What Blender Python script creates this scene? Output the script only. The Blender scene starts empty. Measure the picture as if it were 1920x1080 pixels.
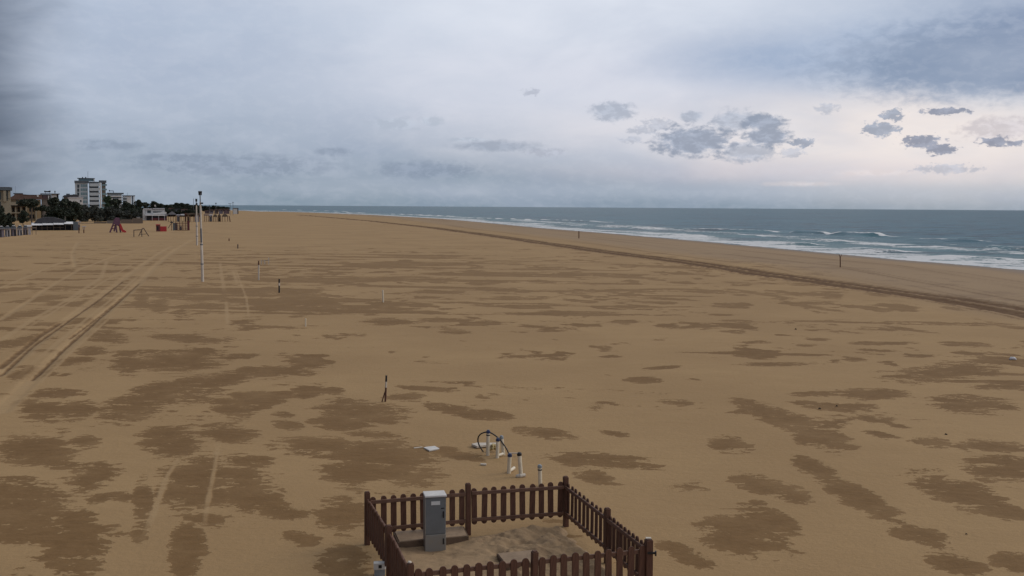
import bpy, math, random
import numpy as np
from mathutils import Vector, Matrix
random.seed(7); RNG = np.random.RandomState(5)
C = bpy.context.scene.collection
sc = bpy.context.scene

# ------------------------------------------------------------------ camera
F = 1920.0; PITCH = 0.0795; ROLL = 0.0066; H = 5.8
cp, sp = math.cos(PITCH), math.sin(PITCH)
_R = Vector((1, 0, 0)); _F = Vector((0, cp, -sp)); _U = Vector((0, sp, cp))
cr, sr = math.cos(ROLL), math.sin(ROLL)
AX = _R * cr + _U * sr; AU = -_R * sr + _U * cr; AF = _F
CAM = Vector((0, 0, H))
cd = bpy.data.cameras.new('camera'); cam = bpy.data.objects.new('camera', cd); C.objects.link(cam)
cd.sensor_width = 36.0; cd.lens = 36.0 * F / 1920.0; cd.clip_start = 0.1; cd.clip_end = 90000
cam.matrix_world = Matrix(((AX.x, AU.x, -AF.x, 0), (AX.y, AU.y, -AF.y, 0), (AX.z, AU.z, -AF.z, H), (0, 0, 0, 1)))
sc.camera = cam

def ray(px, py):
    return (AF + AX * ((px - 960) / F) + AU * ((540 - py) / F))
def W(px, py, z=0.0):                      # pixel -> point on the plane at height z
    d = ray(px, py); t = (z - H) / d.z
    return CAM + d * t
def atY(px, py, Y):                        # pixel -> point at forward distance Y
    d = ray(px, py); return CAM + d * (Y / d.y)

# ------------------------------------------------------------------ materials
MATS = {}
def nmat(name):
    m = bpy.data.materials.new(name); m.use_nodes = True
    nt = m.node_tree; b = nt.nodes['Principled BSDF']
    return m, nt, b
def mat(name, col, rough=0.7, var=0.25, scale=3.0, metal=0.0, stretch=(1, 1, 1), bump=0.0, col2=None, trans=0.0):
    if name in MATS: return MATS[name]
    m, nt, b = nmat(name)
    tc = nt.nodes.new('ShaderNodeTexCoord'); mp = nt.nodes.new('ShaderNodeMapping')
    mp.inputs['Scale'].default_value = stretch
    nz = nt.nodes.new('ShaderNodeTexNoise'); nz.inputs['Scale'].default_value = scale; nz.inputs['Detail'].default_value = 6; nz.inputs['Roughness'].default_value = .65
    cr_ = nt.nodes.new('ShaderNodeValToRGB')
    c2 = col2 or tuple(min(1, c * (1 + var)) for c in col); c1 = tuple(c * (1 - var) for c in col)
    cr_.color_ramp.elements[0].position = .3; cr_.color_ramp.elements[1].position = .7
    cr_.color_ramp.elements[0].color = (*c1, 1); cr_.color_ramp.elements[1].color = (*c2, 1)
    nt.links.new(tc.outputs['Object'], mp.inputs['Vector']); nt.links.new(mp.outputs[0], nz.inputs['Vector'])
    nt.links.new(nz.outputs['Fac'], cr_.inputs['Fac']); nt.links.new(cr_.outputs['Color'], b.inputs['Base Color'])
    b.inputs['Roughness'].default_value = rough; b.inputs['Metallic'].default_value = metal
    if bump:
        bp = nt.nodes.new('ShaderNodeBump'); bp.inputs['Strength'].default_value = bump; bp.inputs['Distance'].default_value = .02
        nt.links.new(nz.outputs['Fac'], bp.inputs['Height']); nt.links.new(bp.outputs[0], b.inputs['Normal'])
    MATS[name] = m; return m

class NT:                                  # small expression helper for node trees
    def __init__(s, nt): s.nt = nt
    def m(s, op, a, b=None, c=None, clamp=False):
        n = s.nt.nodes.new('ShaderNodeMath'); n.operation = op; n.use_clamp = clamp
        for i, v in enumerate((a, b, c)):
            if v is None: continue
            if isinstance(v, (int, float)): n.inputs[i].default_value = v
            else: s.nt.links.new(v, n.inputs[i])
        return n.outputs[0]
    def mixc(s, f, a, b):
        n = s.nt.nodes.new('ShaderNodeMix'); n.data_type = 'RGBA'
        for i, v in ((0, f), (6, a), (7, b)):
            if isinstance(v, (int, float)): n.inputs[i].default_value = v
            elif isinstance(v, tuple): n.inputs[i].default_value = (*v[:3], 1)
            else: s.nt.links.new(v, n.inputs[i])
        return n.outputs[2]
    def smooth(s, v, a, b, lo=0.0, hi=1.0):
        n = s.nt.nodes.new('ShaderNodeMapRange'); n.interpolation_type = 'SMOOTHSTEP'
        s.nt.links.new(v, n.inputs[0])
        for i, x in ((1, a), (2, b), (3, lo), (4, hi)): n.inputs[i].default_value = x
        return n.outputs[0]
    def vec(s, x, y, z=0.0):
        n = s.nt.nodes.new('ShaderNodeCombineXYZ')
        for i, v in enumerate((x, y, z)):
            if isinstance(v, (int, float)): n.inputs[i].default_value = v
            else: s.nt.links.new(v, n.inputs[i])
        return n.outputs[0]
    def noise(s, v, scale, detail=4, rough=.55, dist=0.0, sc3=None, loc=None):
        if sc3 or loc:
            mp = s.nt.nodes.new('ShaderNodeMapping')
            if sc3: mp.inputs['Scale'].default_value = sc3
            if loc: mp.inputs['Location'].default_value = loc
            s.nt.links.new(v, mp.inputs['Vector']); v = mp.outputs[0]
        n = s.nt.nodes.new('ShaderNodeTexNoise'); s.nt.links.new(v, n.inputs['Vector'])
        n.inputs['Scale'].default_value = scale; n.inputs['Detail'].default_value = detail
        n.inputs['Roughness'].default_value = rough; n.inputs['Distortion'].default_value = dist
        return n.outputs['Fac']
    def attr(s, name):
        n = s.nt.nodes.new('ShaderNodeAttribute'); n.attribute_name = name; return n.outputs['Fac']

def srgb(r, g, b):
    f = lambda c: (c / 255 / 12.92) if c <= 10 else (((c / 255) + .055) / 1.055) ** 2.4
    return (f(r), f(g), f(b))

# ------------------------------------------------------------------ sky
SUN_EL, SUN_AZ = math.radians(30), math.radians(70)      # azimuth measured from +Y towards +X
w = bpy.data.worlds.new('World'); sc.world = w; w.use_nodes = True
nt = w.node_tree; T = NT(nt); bg = nt.nodes['Background']
sky = nt.nodes.new('ShaderNodeTexSky'); sky.sky_type = 'NISHITA'; sky.sun_disc = False
sky.sun_elevation = SUN_EL; sky.sun_rotation = SUN_AZ; sky.air_density = 1.2; sky.dust_density = 2.5
tc = nt.nodes.new('ShaderNodeTexCoord')
sep = nt.nodes.new('ShaderNodeSeparateXYZ'); nt.links.new(tc.outputs['Generated'], sep.inputs[0])
x, y, z = sep.outputs
az = T.m('MULTIPLY', T.m('ARCTAN2', x, y), 57.2958)
el = T.m('MULTIPLY', T.m('ARCSINE', z), 57.2958)
P2 = T.vec(az, el)
big = T.noise(P2, .07, 5, .55, .4, (1, 2.6, 1), (3.1, 1.7, 0))
med = T.noise(P2, .13, 5, .5, .4, (1, 3.4, 1), (11, 3, 0))
fine = T.noise(P2, 1.1, 6, .62, .25, (1, 1.9, 1))
finer = T.noise(P2, 3.0, 4, .6, .0, (1, 1.5, 1))
wob = T.m('SUBTRACT', med, .5)
elw = T.m('ADD', el, T.m('MULTIPLY', wob, 2.2))
azw = T.m('ADD', az, T.m('MULTIPLY', T.m('SUBTRACT', big, .5), 9))
ramp = nt.nodes.new('ShaderNodeValToRGB'); e = ramp.color_ramp.elements
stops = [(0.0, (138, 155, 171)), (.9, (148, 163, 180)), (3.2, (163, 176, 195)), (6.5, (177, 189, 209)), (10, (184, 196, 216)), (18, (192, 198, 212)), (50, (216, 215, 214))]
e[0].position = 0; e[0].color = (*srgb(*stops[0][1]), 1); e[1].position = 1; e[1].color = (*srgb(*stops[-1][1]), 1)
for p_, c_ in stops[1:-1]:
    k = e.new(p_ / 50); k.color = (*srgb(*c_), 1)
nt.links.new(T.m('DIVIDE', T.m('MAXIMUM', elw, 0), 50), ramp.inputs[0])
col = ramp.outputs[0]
def pxdir(px, py):
    d = ray(px, py).normalized(); return math.degrees(math.atan2(d.x, d.y)), math.degrees(math.asin(d.z))
def blob(col, px, py, rx, ry, c, strength=1.0, edge=(.0, 1.0), nz=None, namp=.0, flat=0):
    a0, e0 = pxdir(px, py); ka = rx / F * 57.3; ke = ry / F * 57.3
    u = T.m('DIVIDE', T.m('SUBTRACT', azw if flat else az, a0), ka)
    v = T.m('DIVIDE', T.m('SUBTRACT', elw if flat else el, e0), ke)
    r = T.m('SQRT', T.m('ADD', T.m('MULTIPLY', u, u), T.m('MULTIPLY', v, v)))
    if nz is not None: r = T.m('ADD', r, T.m('MULTIPLY', T.m('SUBTRACT', nz, .5), namp))
    f = T.smooth(r, edge[1], edge[0], 0, strength)
    return T.mixc(f, col, srgb(*c))
# broad zones of the overcast: bright veil top centre, warm gap at the right, dark banks
col = blob(col, 1060, -20, 620, 260, (228, 233, 244), .97, (0, 1.15), med, .7)
col = blob(col, 1100, 170, 620, 130, (222, 224, 236), .8, (0, 1.2), med, .8)
col = blob(col, 1350, 250, 560, 85, (226, 224, 231), .85, (0, 1.2), med, .7)
col = blob(col, 1800, 262, 520, 120, (249, 238, 233), .97, (.1, 1.2), med, .6)
col = blob(col, 1480, 322, 520, 36, (214, 207, 216), .5, (0, 1.2), med, .5)
col = blob(col, 1250, 358, 900, 22, (178, 188, 202), .55, (0, 1.2), med, .5)
col = blob(col, 1560, 100, 330, 62, (160, 178, 206), 1.0, (.1, 1.25), med, .8)
col = blob(col, 1880, 110, 330, 78, (138, 155, 182), 1.0, (.45, 1.12), fine, .8)
col = blob(col, 2300, 20, 500, 160, (120, 138, 170), .9, (.1, 1.2), med, .6)
# streaky texture over the whole deck
st = T.smooth(med, .38, .68)
col = T.mixc(T.m('MULTIPLY', st, .17), col, srgb(214, 219, 232))
dk = T.smooth(big, .52, .36)
col = T.mixc(T.m('MULTIPLY', dk, .16), col, srgb(150, 164, 192))
fs = T.smooth(fine, .45, .62)
col = T.mixc(T.m('MULTIPLY', fs, .06), col, srgb(225, 228, 238))
# lens vignette at the far left, painted into the sky colour as a dark bank
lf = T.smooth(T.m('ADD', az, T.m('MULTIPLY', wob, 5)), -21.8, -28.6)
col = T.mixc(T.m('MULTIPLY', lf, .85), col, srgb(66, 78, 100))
# low cumulus: groups of small clouds that share a colour
edge = T.m('ADD', T.m('MULTIPLY', fine, .68), T.m('MULTIPLY', finer, .32))
small = T.m('ADD', T.m('MULTIPLY', finer, .65), T.m('MULTIPLY', T.noise(P2, 1.9, 3, .6, .3, (1, 1.7, 1), (5, 9, 0)), .35))
def group(col, items, c, s_, soft=(.5, 1.12), amp=2.2, edge=edge):
    rmin = None
    for (px, py, rx, ry) in items:
        a0, e0 = pxdir(px, py); ka = 1 / (rx * 1.22 / F * 57.3); ke = 1 / (ry * 1.3 / F * 57.3)
        n = nt.nodes.new('ShaderNodeVectorMath'); n.operation = 'MULTIPLY_ADD'; nt.links.new(P2, n.inputs[0])
        n.inputs[1].default_value = (ka, ke, 0); n.inputs[2].default_value = (-a0 * ka, -e0 * ke, 0)
        l = nt.nodes.new('ShaderNodeVectorMath'); l.operation = 'LENGTH'; nt.links.new(n.outputs[0], l.inputs[0])
        rmin = l.outputs['Value'] if rmin is None else T.m('MINIMUM', rmin, l.outputs['Value'])
    r = T.m('ADD', rmin, T.m('MULTIPLY', T.m('SUBTRACT', edge, .5), amp))
    f = T.smooth(r, soft[1], soft[0], 0, s_)
    hi = T.mixc(T.smooth(fine, .42, .62), srgb(*[k - 9 for k in c]), srgb(*[min(255, k + 12) for k in c]))
    return T.mixc(f, col, hi)
col = group(col, [(450, 310, 150, 17), (800, 318, 90, 13), (625, 285, 30, 7), (200, 272, 50, 8), (930, 274, 70, 9), (330, 296, 60, 8)], (136, 150, 172), .5, (.4, 1.2), 1.6)
col = group(col, [(1235, 234, 30, 10), (1205, 244, 26, 6), (1185, 262, 20, 5), (996, 173, 16, 6), (1485, 286, 20, 7), (1550, 203, 16, 8), (1775, 317, 50, 7), (1025, 286, 34, 8)], (182, 188, 204), .65, amp=3.6, edge=small)
col = group(col, [(1880, 242, 62, 19)], (207, 201, 208), .75, (.4, 1.1))
col = group(col, [(1148, 210, 36, 17), (1298, 218, 22, 8), (1378, 226, 40, 17), (1398, 284, 44, 18)], (172, 181, 199), .75)
col = group(col, [(1300, 265, 68, 24), (1432, 230, 36, 14), (1438, 256, 40, 15)], (152, 163, 184), .9, (.55, 1.1))
col = group(col, [(1650, 243, 26, 11), (1672, 216, 17, 9), (1505, 267, 20, 6)], (152, 163, 184), .85, (.6, 1.06), 3.6, small)
col = group(col, [(1728, 264, 30, 9), (1762, 280, 26, 8), (1868, 265, 24, 7), (1900, 269, 14, 5), (1775, 209, 36, 5)], (142, 150, 172), .9, (.6, 1.06), 3.6, small)
col = group(col, [(1640, 324, 60, 5), (1500, 345, 60, 4)], (240, 228, 226), .35, (.2, 1.3))
col = group(col, [(808, 227, 20, 8), (745, 232, 46, 10), (880, 262, 34, 4)], (186, 196, 212), .6)
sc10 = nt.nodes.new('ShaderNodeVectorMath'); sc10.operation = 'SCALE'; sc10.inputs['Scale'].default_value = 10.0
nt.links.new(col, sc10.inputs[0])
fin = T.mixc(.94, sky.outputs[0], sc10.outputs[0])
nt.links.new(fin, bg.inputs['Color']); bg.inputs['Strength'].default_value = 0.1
w.cycles.sampling_method = 'MANUAL'; w.cycles.sample_map_resolution = 256

ld = bpy.data.lights.new('sun', 'SUN'); ld.energy = 1.1; ld.angle = math.radians(30); ld.color = (1, .90, .76)
lo = bpy.data.objects.new('sun', ld); C.objects.link(lo)
sd = Vector((math.sin(SUN_AZ) * math.cos(SUN_EL), math.cos(SUN_AZ) * math.cos(SUN_EL), math.sin(SUN_EL)))
lo.rotation_euler = sd.to_track_quat('Z', 'Y').to_euler(); lo.location = (30, 40, 60)

# ------------------------------------------------------------------ mesh helpers
class MB:
    def __init__(s): s.v = []; s.f = []
    def add(s, vs, fs):
        o = len(s.v); s.v += [tuple(v) for v in vs]; s.f += [tuple(i + o for i in f) for f in fs]; return s
    def box(s, x0, x1, y0, y1, z0, z1, M=None):
        vs = [Vector((a, b, c)) for a in (x0, x1) for b in (y0, y1) for c in (z0, z1)]
        if M is not None: vs = [M @ v for v in vs]
        return s.add(vs, [(0, 1, 3, 2), (4, 6, 7, 5), (0, 4, 5, 1), (2, 3, 7, 6), (0, 2, 6, 4), (1, 5, 7, 3)])
    def bar(s, p, q, wd, hd=None, up=Vector((0, 0, 1))):
        p, q = Vector(p), Vector(q); d = (q - p).normalized(); hd = hd or wd
        if abs(d.dot(up)) > .98: up = Vector((0, 1, 0))
        a = d.cross(up).normalized() * wd / 2; b = a.cross(d).normalized() * hd / 2
        vs = [p - a - b, p + a - b, p + a + b, p - a + b, q - a - b, q + a - b, q + a + b, q - a + b]
        return s.add(vs, [(0, 1, 2, 3), (7, 6, 5, 4), (0, 4, 5, 1), (1, 5, 6, 2), (2, 6, 7, 3), (3, 7, 4, 0)])
    def tube(s, pts, rad, n=10, cap=True):
        pts = [Vector(p) for p in pts]; rad = rad if isinstance(rad, (list, tuple)) else [rad] * len(pts)
        o = len(s.v); pa = None
        for i, p in enumerate(pts):
            d = (pts[min(i + 1, len(pts) - 1)] - pts[max(i - 1, 0)]).normalized()
            ref = pa if pa is not None else (Vector((1, 0, 0)) if abs(d.x) < .9 else Vector((0, 1, 0)))
            a = (ref - d * ref.dot(d)).normalized(); pa = a; b = d.cross(a)
            for k in range(n):
                t = 2 * math.pi * k / n; s.v.append(tuple(p + (a * math.cos(t) + b * math.sin(t)) * rad[i]))
        for i in range(len(pts) - 1):
            for k in range(n):
                k2 = (k + 1) % n; s.f.append((o + i * n + k, o + i * n + k2, o + (i + 1) * n + k2, o + (i + 1) * n + k))
        if cap:
            s.f.append(tuple(o + k for k in reversed(range(n)))); s.f.append(tuple(o + (len(pts) - 1) * n + k for k in range(n)))
        return s
    def prism(s, poly, y0, y1):            # polygon in x,z pushed along y
        n = len(poly); vs = [(a, y0, b) for a, b in poly] + [(a, y1, b) for a, b in poly]
        return s.add(vs, [tuple(range(n)), tuple(reversed(range(n, 2 * n)))] + [(i, i + n, (i + 1) % n + n, (i + 1) % n) for i in range(n)])
    def build(s, name, m, parent=None, loc=None, smooth=False, bevel=0):
        me = bpy.data.meshes.new(name); me.from_pydata(s.v, [], s.f); me.materials.append(m)
        import bmesh
        bm = bmesh.new(); bm.from_mesh(me); bmesh.ops.recalc_face_normals(bm, faces=bm.faces[:]); bm.to_mesh(me); bm.free()
        if smooth: me.polygons.foreach_set('use_smooth', [True] * len(me.polygons))
        o = bpy.data.objects.new(name, me); C.objects.link(o)
        if parent: o.parent = parent
        if loc is not None: o.location = loc
        if bevel:
            bv = o.modifiers.new('bevel', 'BEVEL'); bv.width = bevel; bv.segments = 2
        return o
def tag(o, label=None, cat=None, group=None, kind=None):
    if label: o['label'] = label
    if cat: o['category'] = cat
    if group: o['group'] = group
    if kind: o['kind'] = kind
    return o
def thing(name, label, cat, loc, rz=0, group=None):
    o = bpy.data.objects.new(name, None); C.objects.link(o); o.location = loc; o.rotation_euler = (0, 0, rz); o.empty_display_size = .3
    return tag(o, label, cat, group)
def copy_tree(o, parent=None):
    c = o.copy(); C.objects.link(c); c.parent = parent
    for ch in list(o.children): copy_tree(ch, c)
    return c

# ------------------------------------------------------------------ terrain numbers
SEA_Z = -0.35
shore_px = [(2700, 600), (2300, 551), (1920, 505), (1750, 491), (1583, 476.5), (1440, 463), (1300, 450.5), (1160, 438.5), (1020, 427.5), (900, 416), (830, 410), (700, 403), (600, 399), (520, 396.5), (450, 394.6), (400, 393)]
sh = [W(a, b, SEA_Z) for a, b in shore_px]
shx = np.array([p.x for p in sh]); shy = np.array([p.y for p in sh])
shy = np.concatenate([[-3000, 0], shy, [3000, 9000, 40000]]); 
sl = (sh[1].x - sh[0].x) / (sh[1].y - sh[0].y)
shx = np.concatenate([[sh[0].x - .18 * (-3000 - sh[0].y), sh[0].x + .18 * sh[0].y], shx, [sh[-1].x - 2000, sh[-1].x - 9000, sh[-1].x - 60000]])
def shore_v(X, Y):                          # signed distance to the water line, positive = sea
    sx = np.interp(Y, shy, shx); d = (np.interp(Y + 2, shy, shx) - np.interp(Y - 2, shy, shx)) / 4
    return (X - sx) / np.sqrt(1 + d * d)
def vnoise(x, y, seed=0):                   # smooth value noise
    xi = np.floor(x).astype(np.int64); yi = np.floor(y).astype(np.int64); xf = x - xi; yf = y - yi
    def h(a, b):
        n = (a * 374761393 + b * 668265263 + seed * 974711) & 0x7fffffff; n = ((n ^ (n >> 13)) * 1274126177) & 0x7fffffff
        return ((n ^ (n >> 16)) & 0xffff) / 65535.0
    u = xf * xf * (3 - 2 * xf); v = yf * yf * (3 - 2 * yf)
    return (h(xi, yi) * (1 - u) + h(xi + 1, yi) * u) * (1 - v) + (h(xi, yi + 1) * (1 - u) + h(xi + 1, yi + 1) * u) * v
def fbm(x, y, seed=0, o=4, g=.5):
    s = 0; a = 1; t = 0
    for i in range(o): s = s + a * vnoise(x * 2 ** i, y * 2 ** i, seed + i); t += a; a *= g
    return s / t
def sstep(a, b, x):
    t = np.clip((x - a) / (b - a), 0, 1); return t * t * (3 - 2 * t)
def polydist(X, Y, pts):                    # distance to polyline and parameter along it
    best = np.full(X.shape, 1e9); par = np.zeros(X.shape); side = np.zeros(X.shape); acc = 0
    for (a, b) in zip(pts[:-1], pts[1:]):
        dx, dy = b[0] - a[0], b[1] - a[1]; L = math.hypot(dx, dy)
        t = np.clip(((X - a[0]) * dx + (Y - a[1]) * dy) / (L * L), 0, 1)
        ex, ey = X - (a[0] + t * dx), Y - (a[1] + t * dy); d = np.hypot(ex, ey); m = d < best
        best = np.where(m, d, best); par = np.where(m, acc + t * L, par); side = np.where(m, np.sign(ex * dy - ey * dx), side); acc += L
    return best, par, side
def wl(pts): return [(W(a, b).x, W(a, b).y) for a, b in pts]

def polar_mesh(name, azs, rs, zf):
    A, Rr = np.meshgrid(azs, rs); X = Rr * np.sin(A); Y = Rr * np.cos(A); Z, attrs = zf(X, Y)
    nr, na = X.shape; co = np.stack([X, Y, Z], -1).reshape(-1, 3)
    i, j = np.meshgrid(np.arange(nr - 1), np.arange(na - 1), indexing='ij'); a = (i * na + j).ravel()
    q = np.stack([a, a + 1, a + na + 1, a + na], -1)
    me = bpy.data.meshes.new(name); me.vertices.add(len(co)); me.vertices.foreach_set('co', co.ravel().astype(np.float32))
    me.loops.add(q.size); me.loops.foreach_set('vertex_index', q.ravel().astype(np.int32)); me.polygons.add(len(q))
    me.polygons.foreach_set('loop_start', np.arange(0, q.size, 4, dtype=np.int32)); me.update(calc_edges=True)
    me.polygons.foreach_set('use_smooth', np.ones(len(q), dtype=bool))
    for k, v in attrs.items():
        at = me.attributes.new(k, 'FLOAT', 'POINT'); at.data.foreach_set('value', np.ascontiguousarray(v.ravel(), dtype=np.float32))
    if me.polygons[0].normal.z < 0: me.flip_normals()
    o = bpy.data.objects.new(name, me); C.objects.link(o); return o
D = math.radians

# wet patches of the sand: centre, half axes (photo measurements), turned; laid on the ground plane
PATCH = [(332,675,98,20,-3),(246,683,42,18,0),(201,633,40,13,5),(355,635,75,8,4),(172,659,30,9,0),(130,677,45,8,-6),(249,762,66,26,-12),(300,738,60,24,-6),(367,728,62,24,-4),(425,708,60,14,-8),(505,697,80,12,0),
(142,768,42,18,-8),(83,775,45,18,-8),(107,738,55,9,0),(65,845,90,30,6),(160,828,30,13,-4),(320,825,60,30,0),(438,766,44,20,8),(427,812,55,18,5),(375,905,82,58,10),(462,915,70,46,20),(500,945,48,24,10),
(267,944,20,52,0),(350,1032,36,50,0),(40,950,90,62,0),(136,1010,66,60,0),(178,890,56,24,-15),(261,1003,18,20,0),(468,867,50,13,10),(533,778,24,6,5),(540,798,32,9,8),
(680,770,95,18,5),(640,792,60,16,0),(705,862,118,52,5),(600,835,95,18,0),(860,850,50,10,10),(1125,862,115,13,6),(1020,812,62,10,6),(865,772,65,10,12),(925,778,42,8,8),(760,745,42,8,0),(800,730,55,5,5),
(735,603,55,7,0),(830,600,58,4,0),(745,580,48,4,-2),(850,621,32,5,0),(640,965,55,34,5),(640,1055,55,32,0),(560,1010,40,14,5),(548,965,40,10,0),
(1778,697,108,17,-5),(1633,737,75,11,0),(1537,738,65,5,0),(1575,762,82,7,0),(1826,757,82,17,5),(1870,726,62,5,2),(1470,785,105,19,20),(1545,826,60,18,10),(1368,834,43,16,8),(1744,830,43,10,6),
(1864,836,72,11,4),(1880,880,80,26,0),(1792,918,98,28,16),(1874,957,64,14,12),(1527,880,50,16,22),(1612,935,92,20,26),(1442,914,78,17,14),(1421,943,18,5,5),(1400,1003,95,40,14),(1440,975,64,24,22),
(1282,1040,60,16,24),(1730,1005,66,18,12),(1792,1058,64,18,14),(1898,1052,44,18,10),(1416,666,46,4,0),(1445,683,68,4,0),(1657,644,74,4,0),(1416,642,32,3,0),(1532,637,27,3,0),(1648,657,42,3,2),(1604,676,27,3,2),
(1812,646,54,5,3),(1378,601,32,2,0),(1272,755,37,6,4),(1205,713,37,7,2),(1240,690,37,3,-4),(1705,618,54,3,8),(1145,668,22,3,0),(560,555,95,2.4,0),(520,572,40,3,0),(375,560,60,5,0),(370,545,50,4,0),(385,573,55,5,0),(550,548,50,4,2),(600,526,60,4,0),(660,524,50,3,0),
(80,560,60,5,-6),(40,590,70,8,-8),(150,600,30,5,-8),(40,640,60,10,-10),(300,570,20,16,0),(265,560,14,18,0),(60,700,50,12,-8),(1080,860,60,12,8),(1150,812,30,6,8),(960,560,80,2.6,0),(1100,545,90,2.4,0),(880,540,80,2.4,0),(1240,500,120,2.2,3),(760,520,60,2.4,0),
(1020,505,80,2,0),(930,515,70,2.2,2),(1180,520,70,2.2,2),(1340,545,60,2.4,3),(1420,550,70,3,8),(1520,575,60,3,8),(1250,560,60,2.4,3)]
LIGHT = [([(0,772),(60,712),(110,664),(165,615),(205,580),(262,528),(300,490),(330,468),(360,450)], .30),
         ([(0,702),(55,655),(110,612),(165,570),(215,535),(262,500),(300,474),(322,462)], .26),
         ([(0,600),(90,540),(150,505),(220,478),(290,460)], .16), ([(0,640),(60,600),(130,560),(190,520),(200,490)], .14),
         ([(262,1025),(290,960),(312,895),(345,845)], .05), ([(380,1010),(388,950),(402,880),(412,820)], .045),
         ([(412,488),(416,520),(422,553)], .12), ([(424,560),(427,620)], .08), ([(436,505),(446,535)], .10), ([(140,500),(135,475),(145,455)], .2), ([(20,776),(75,716),(125,668),(180,619),(222,582)], .07), ([(0,740),(58,684),(112,640),(170,592),(215,556),(268,510)], .09), ([(0,660),(60,610),(130,566),(200,525),(260,488)], .08), ([(0,540),(120,490),(260,455)], .14), ([(470,620),(462,560),(440,500)], .06)]
RUTS = [([(0,690),(40,658),(75,630),(112,606)], .10), ([(0,705),(60,650),(120,608),(180,566),(230,528)], .07),([(60,712),(120,655),(200,585),(262,530)], .07),([(130,636),(190,590),(240,548)], .05)]
BAND = [(2300,660),(1920,586),(1700,552),(1500,524),(1300,494),(1100,468),(950,446),(800,426),(700,415),(620,408),(560,403)]
FENCE = [W(688, 1020), W(1062, 987), W(1225, 1120), W(768, 1170)]

def sand_z(X, Y):
    v = shore_v(X, Y); z = np.zeros_like(X)
    z = z - .35 * sstep(-13, -1, v) - 2.5 * sstep(-1, 40, v) - 1.5 * sstep(30, 200, v)
    near = np.exp(-(np.hypot(X, Y) / 90) ** 2); z = z + near * .10 * (fbm(X / 6, Y / 6, 3) - .5) * sstep(0, 5, -v)
    wet = np.zeros_like(X); dry = np.zeros_like(X); rut = np.zeros_like(X)
    for (cx, cy, rx, ry, rt) in PATCH:
        c, s = math.cos(D(rt)), math.sin(D(rt)); rx *= 1.0; ry *= 1.06
        p0 = W(cx, cy); a = W(cx + rx * c, cy + rx * s) - W(cx - rx * c, cy - rx * s); b = W(cx - ry * s, cy + ry * c) - W(cx + ry * s, cy - ry * c); a /= 2; b /= 2
        det = a.x * b.y - a.y * b.x; dx = X - p0.x; dy = Y - p0.y
        u = (dx * b.y - dy * b.x) / det; t = (-dx * a.y + dy * a.x) / det
        q_ = np.sqrt(u * u + t * t); wet = np.maximum(wet, np.where(q_ < 1, .60 - .11 * q_ * q_, np.maximum(.49 - .42 * (q_ - 1), 0)))
    # far and mid field mottling, isotropic on the ground
    r = np.hypot(X, Y); n = fbm(X / 1.9 + 7, Y / 2.2 + X / 14, 11, 4, .6) * .8 + .1 + .07 * np.sin(Y / 1.6 + 4 * fbm(X / 9, Y / 9, 13, 2)); n2 = fbm(X / 14, Y / 14, 21, 2)
    lft = sstep(-2, -9, X)  # extra damp mottling at left, partly painting in the vignette's darkening
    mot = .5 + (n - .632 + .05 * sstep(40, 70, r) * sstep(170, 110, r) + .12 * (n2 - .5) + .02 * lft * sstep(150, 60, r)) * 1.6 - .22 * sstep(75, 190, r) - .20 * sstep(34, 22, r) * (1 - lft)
    band = sstep(42, 55, r) * sstep(150, 105, r) * sstep(-50, -25, X) * sstep(20, 2, X)
    ms = .5 + (fbm(X / 10 + .25 * np.sin(Y / 7), Y / 1.9 + X / 16, 17, 3, .55) - .60 + .10 * (n2 - .5)) * 1.7 - .3 * (1 - band)
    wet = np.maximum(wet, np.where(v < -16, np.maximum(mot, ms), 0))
    for pts, wd in LIGHT:
        d, t, sd_ = polydist(X, Y, wl(pts)); tl = float(np.hypot(*np.diff(np.array(wl(pts)), axis=0).T).sum()); en = sstep(0, tl * .22, t) * sstep(tl, tl * .78, t) if wd < .13 else 1; dry = np.maximum(dry, sstep(wd * 1.7, wd * .5, d + wd * .9 * (fbm(X / .35, Y / .35, 14, 2) - .5)) * .9 * en); z = z - .02 * sstep(wd * 1.1, wd * .4, d) * (wd > .15)
    for pts, wd in RUTS:
        d, t, sd_ = polydist(X, Y, wl(pts)); rut = np.maximum(rut, .85 * sstep(wd * 1.7, wd * .4, d + .12 * (fbm(X / .5, Y / .5, 8, 3) - .5))); z = z - .035 * sstep(wd * 1.8, wd * .4, d)
    d, t, sd_ = polydist(X, Y, wl(BAND)); o = d * sd_ + 1.1 * (fbm(t / 7, t * 0, 5, 3) - .5) + .5 * (fbm(X / .8, Y / .8, 6, 3) - .5)
    bn = 0
    for c0, wd, k in ((-.5, 1.15, 1.2), (1.3, .85, 1.2), (2.4, .3, .6), (-1.9, .25, .5)): bn = np.maximum(bn, k * sstep(wd, wd * .5, np.abs(o - c0)))
    rut = np.maximum(rut, bn * (.95 + .5 * (fbm(t / 3.2, o * 2, 31, 3) - .5))); z = z + .05 * sstep(2.9, 1.6, np.abs(o)) - .07 * bn
    # seaward streaks parallel to the water
    st_ = (fbm(v / 1.1, Y / 60, 41, 3) - .60) * 4 * sstep(-30, -26, v) * sstep(-3, -8, v); rut = np.maximum(rut, np.clip(st_, 0, .38))
    dmp = sstep(-7.5, -1.0, v + 2.0 * (fbm(Y / 12, X / 40, 51, 3) - .5))
    return z, {'wet': wet, 'dry': dry, 'rut': rut, 'damp': dmp, 'vv': v, 'far': sstep(35, 75, r)}
azs = D(1) * np.concatenate([np.linspace(-180, -40, 36)[:-1], np.linspace(-40, -29, 40)[:-1], np.linspace(-29, 29, 900), np.linspace(29, 42, 40)[1:], np.linspace(42, 180, 36)[1:]])
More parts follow.
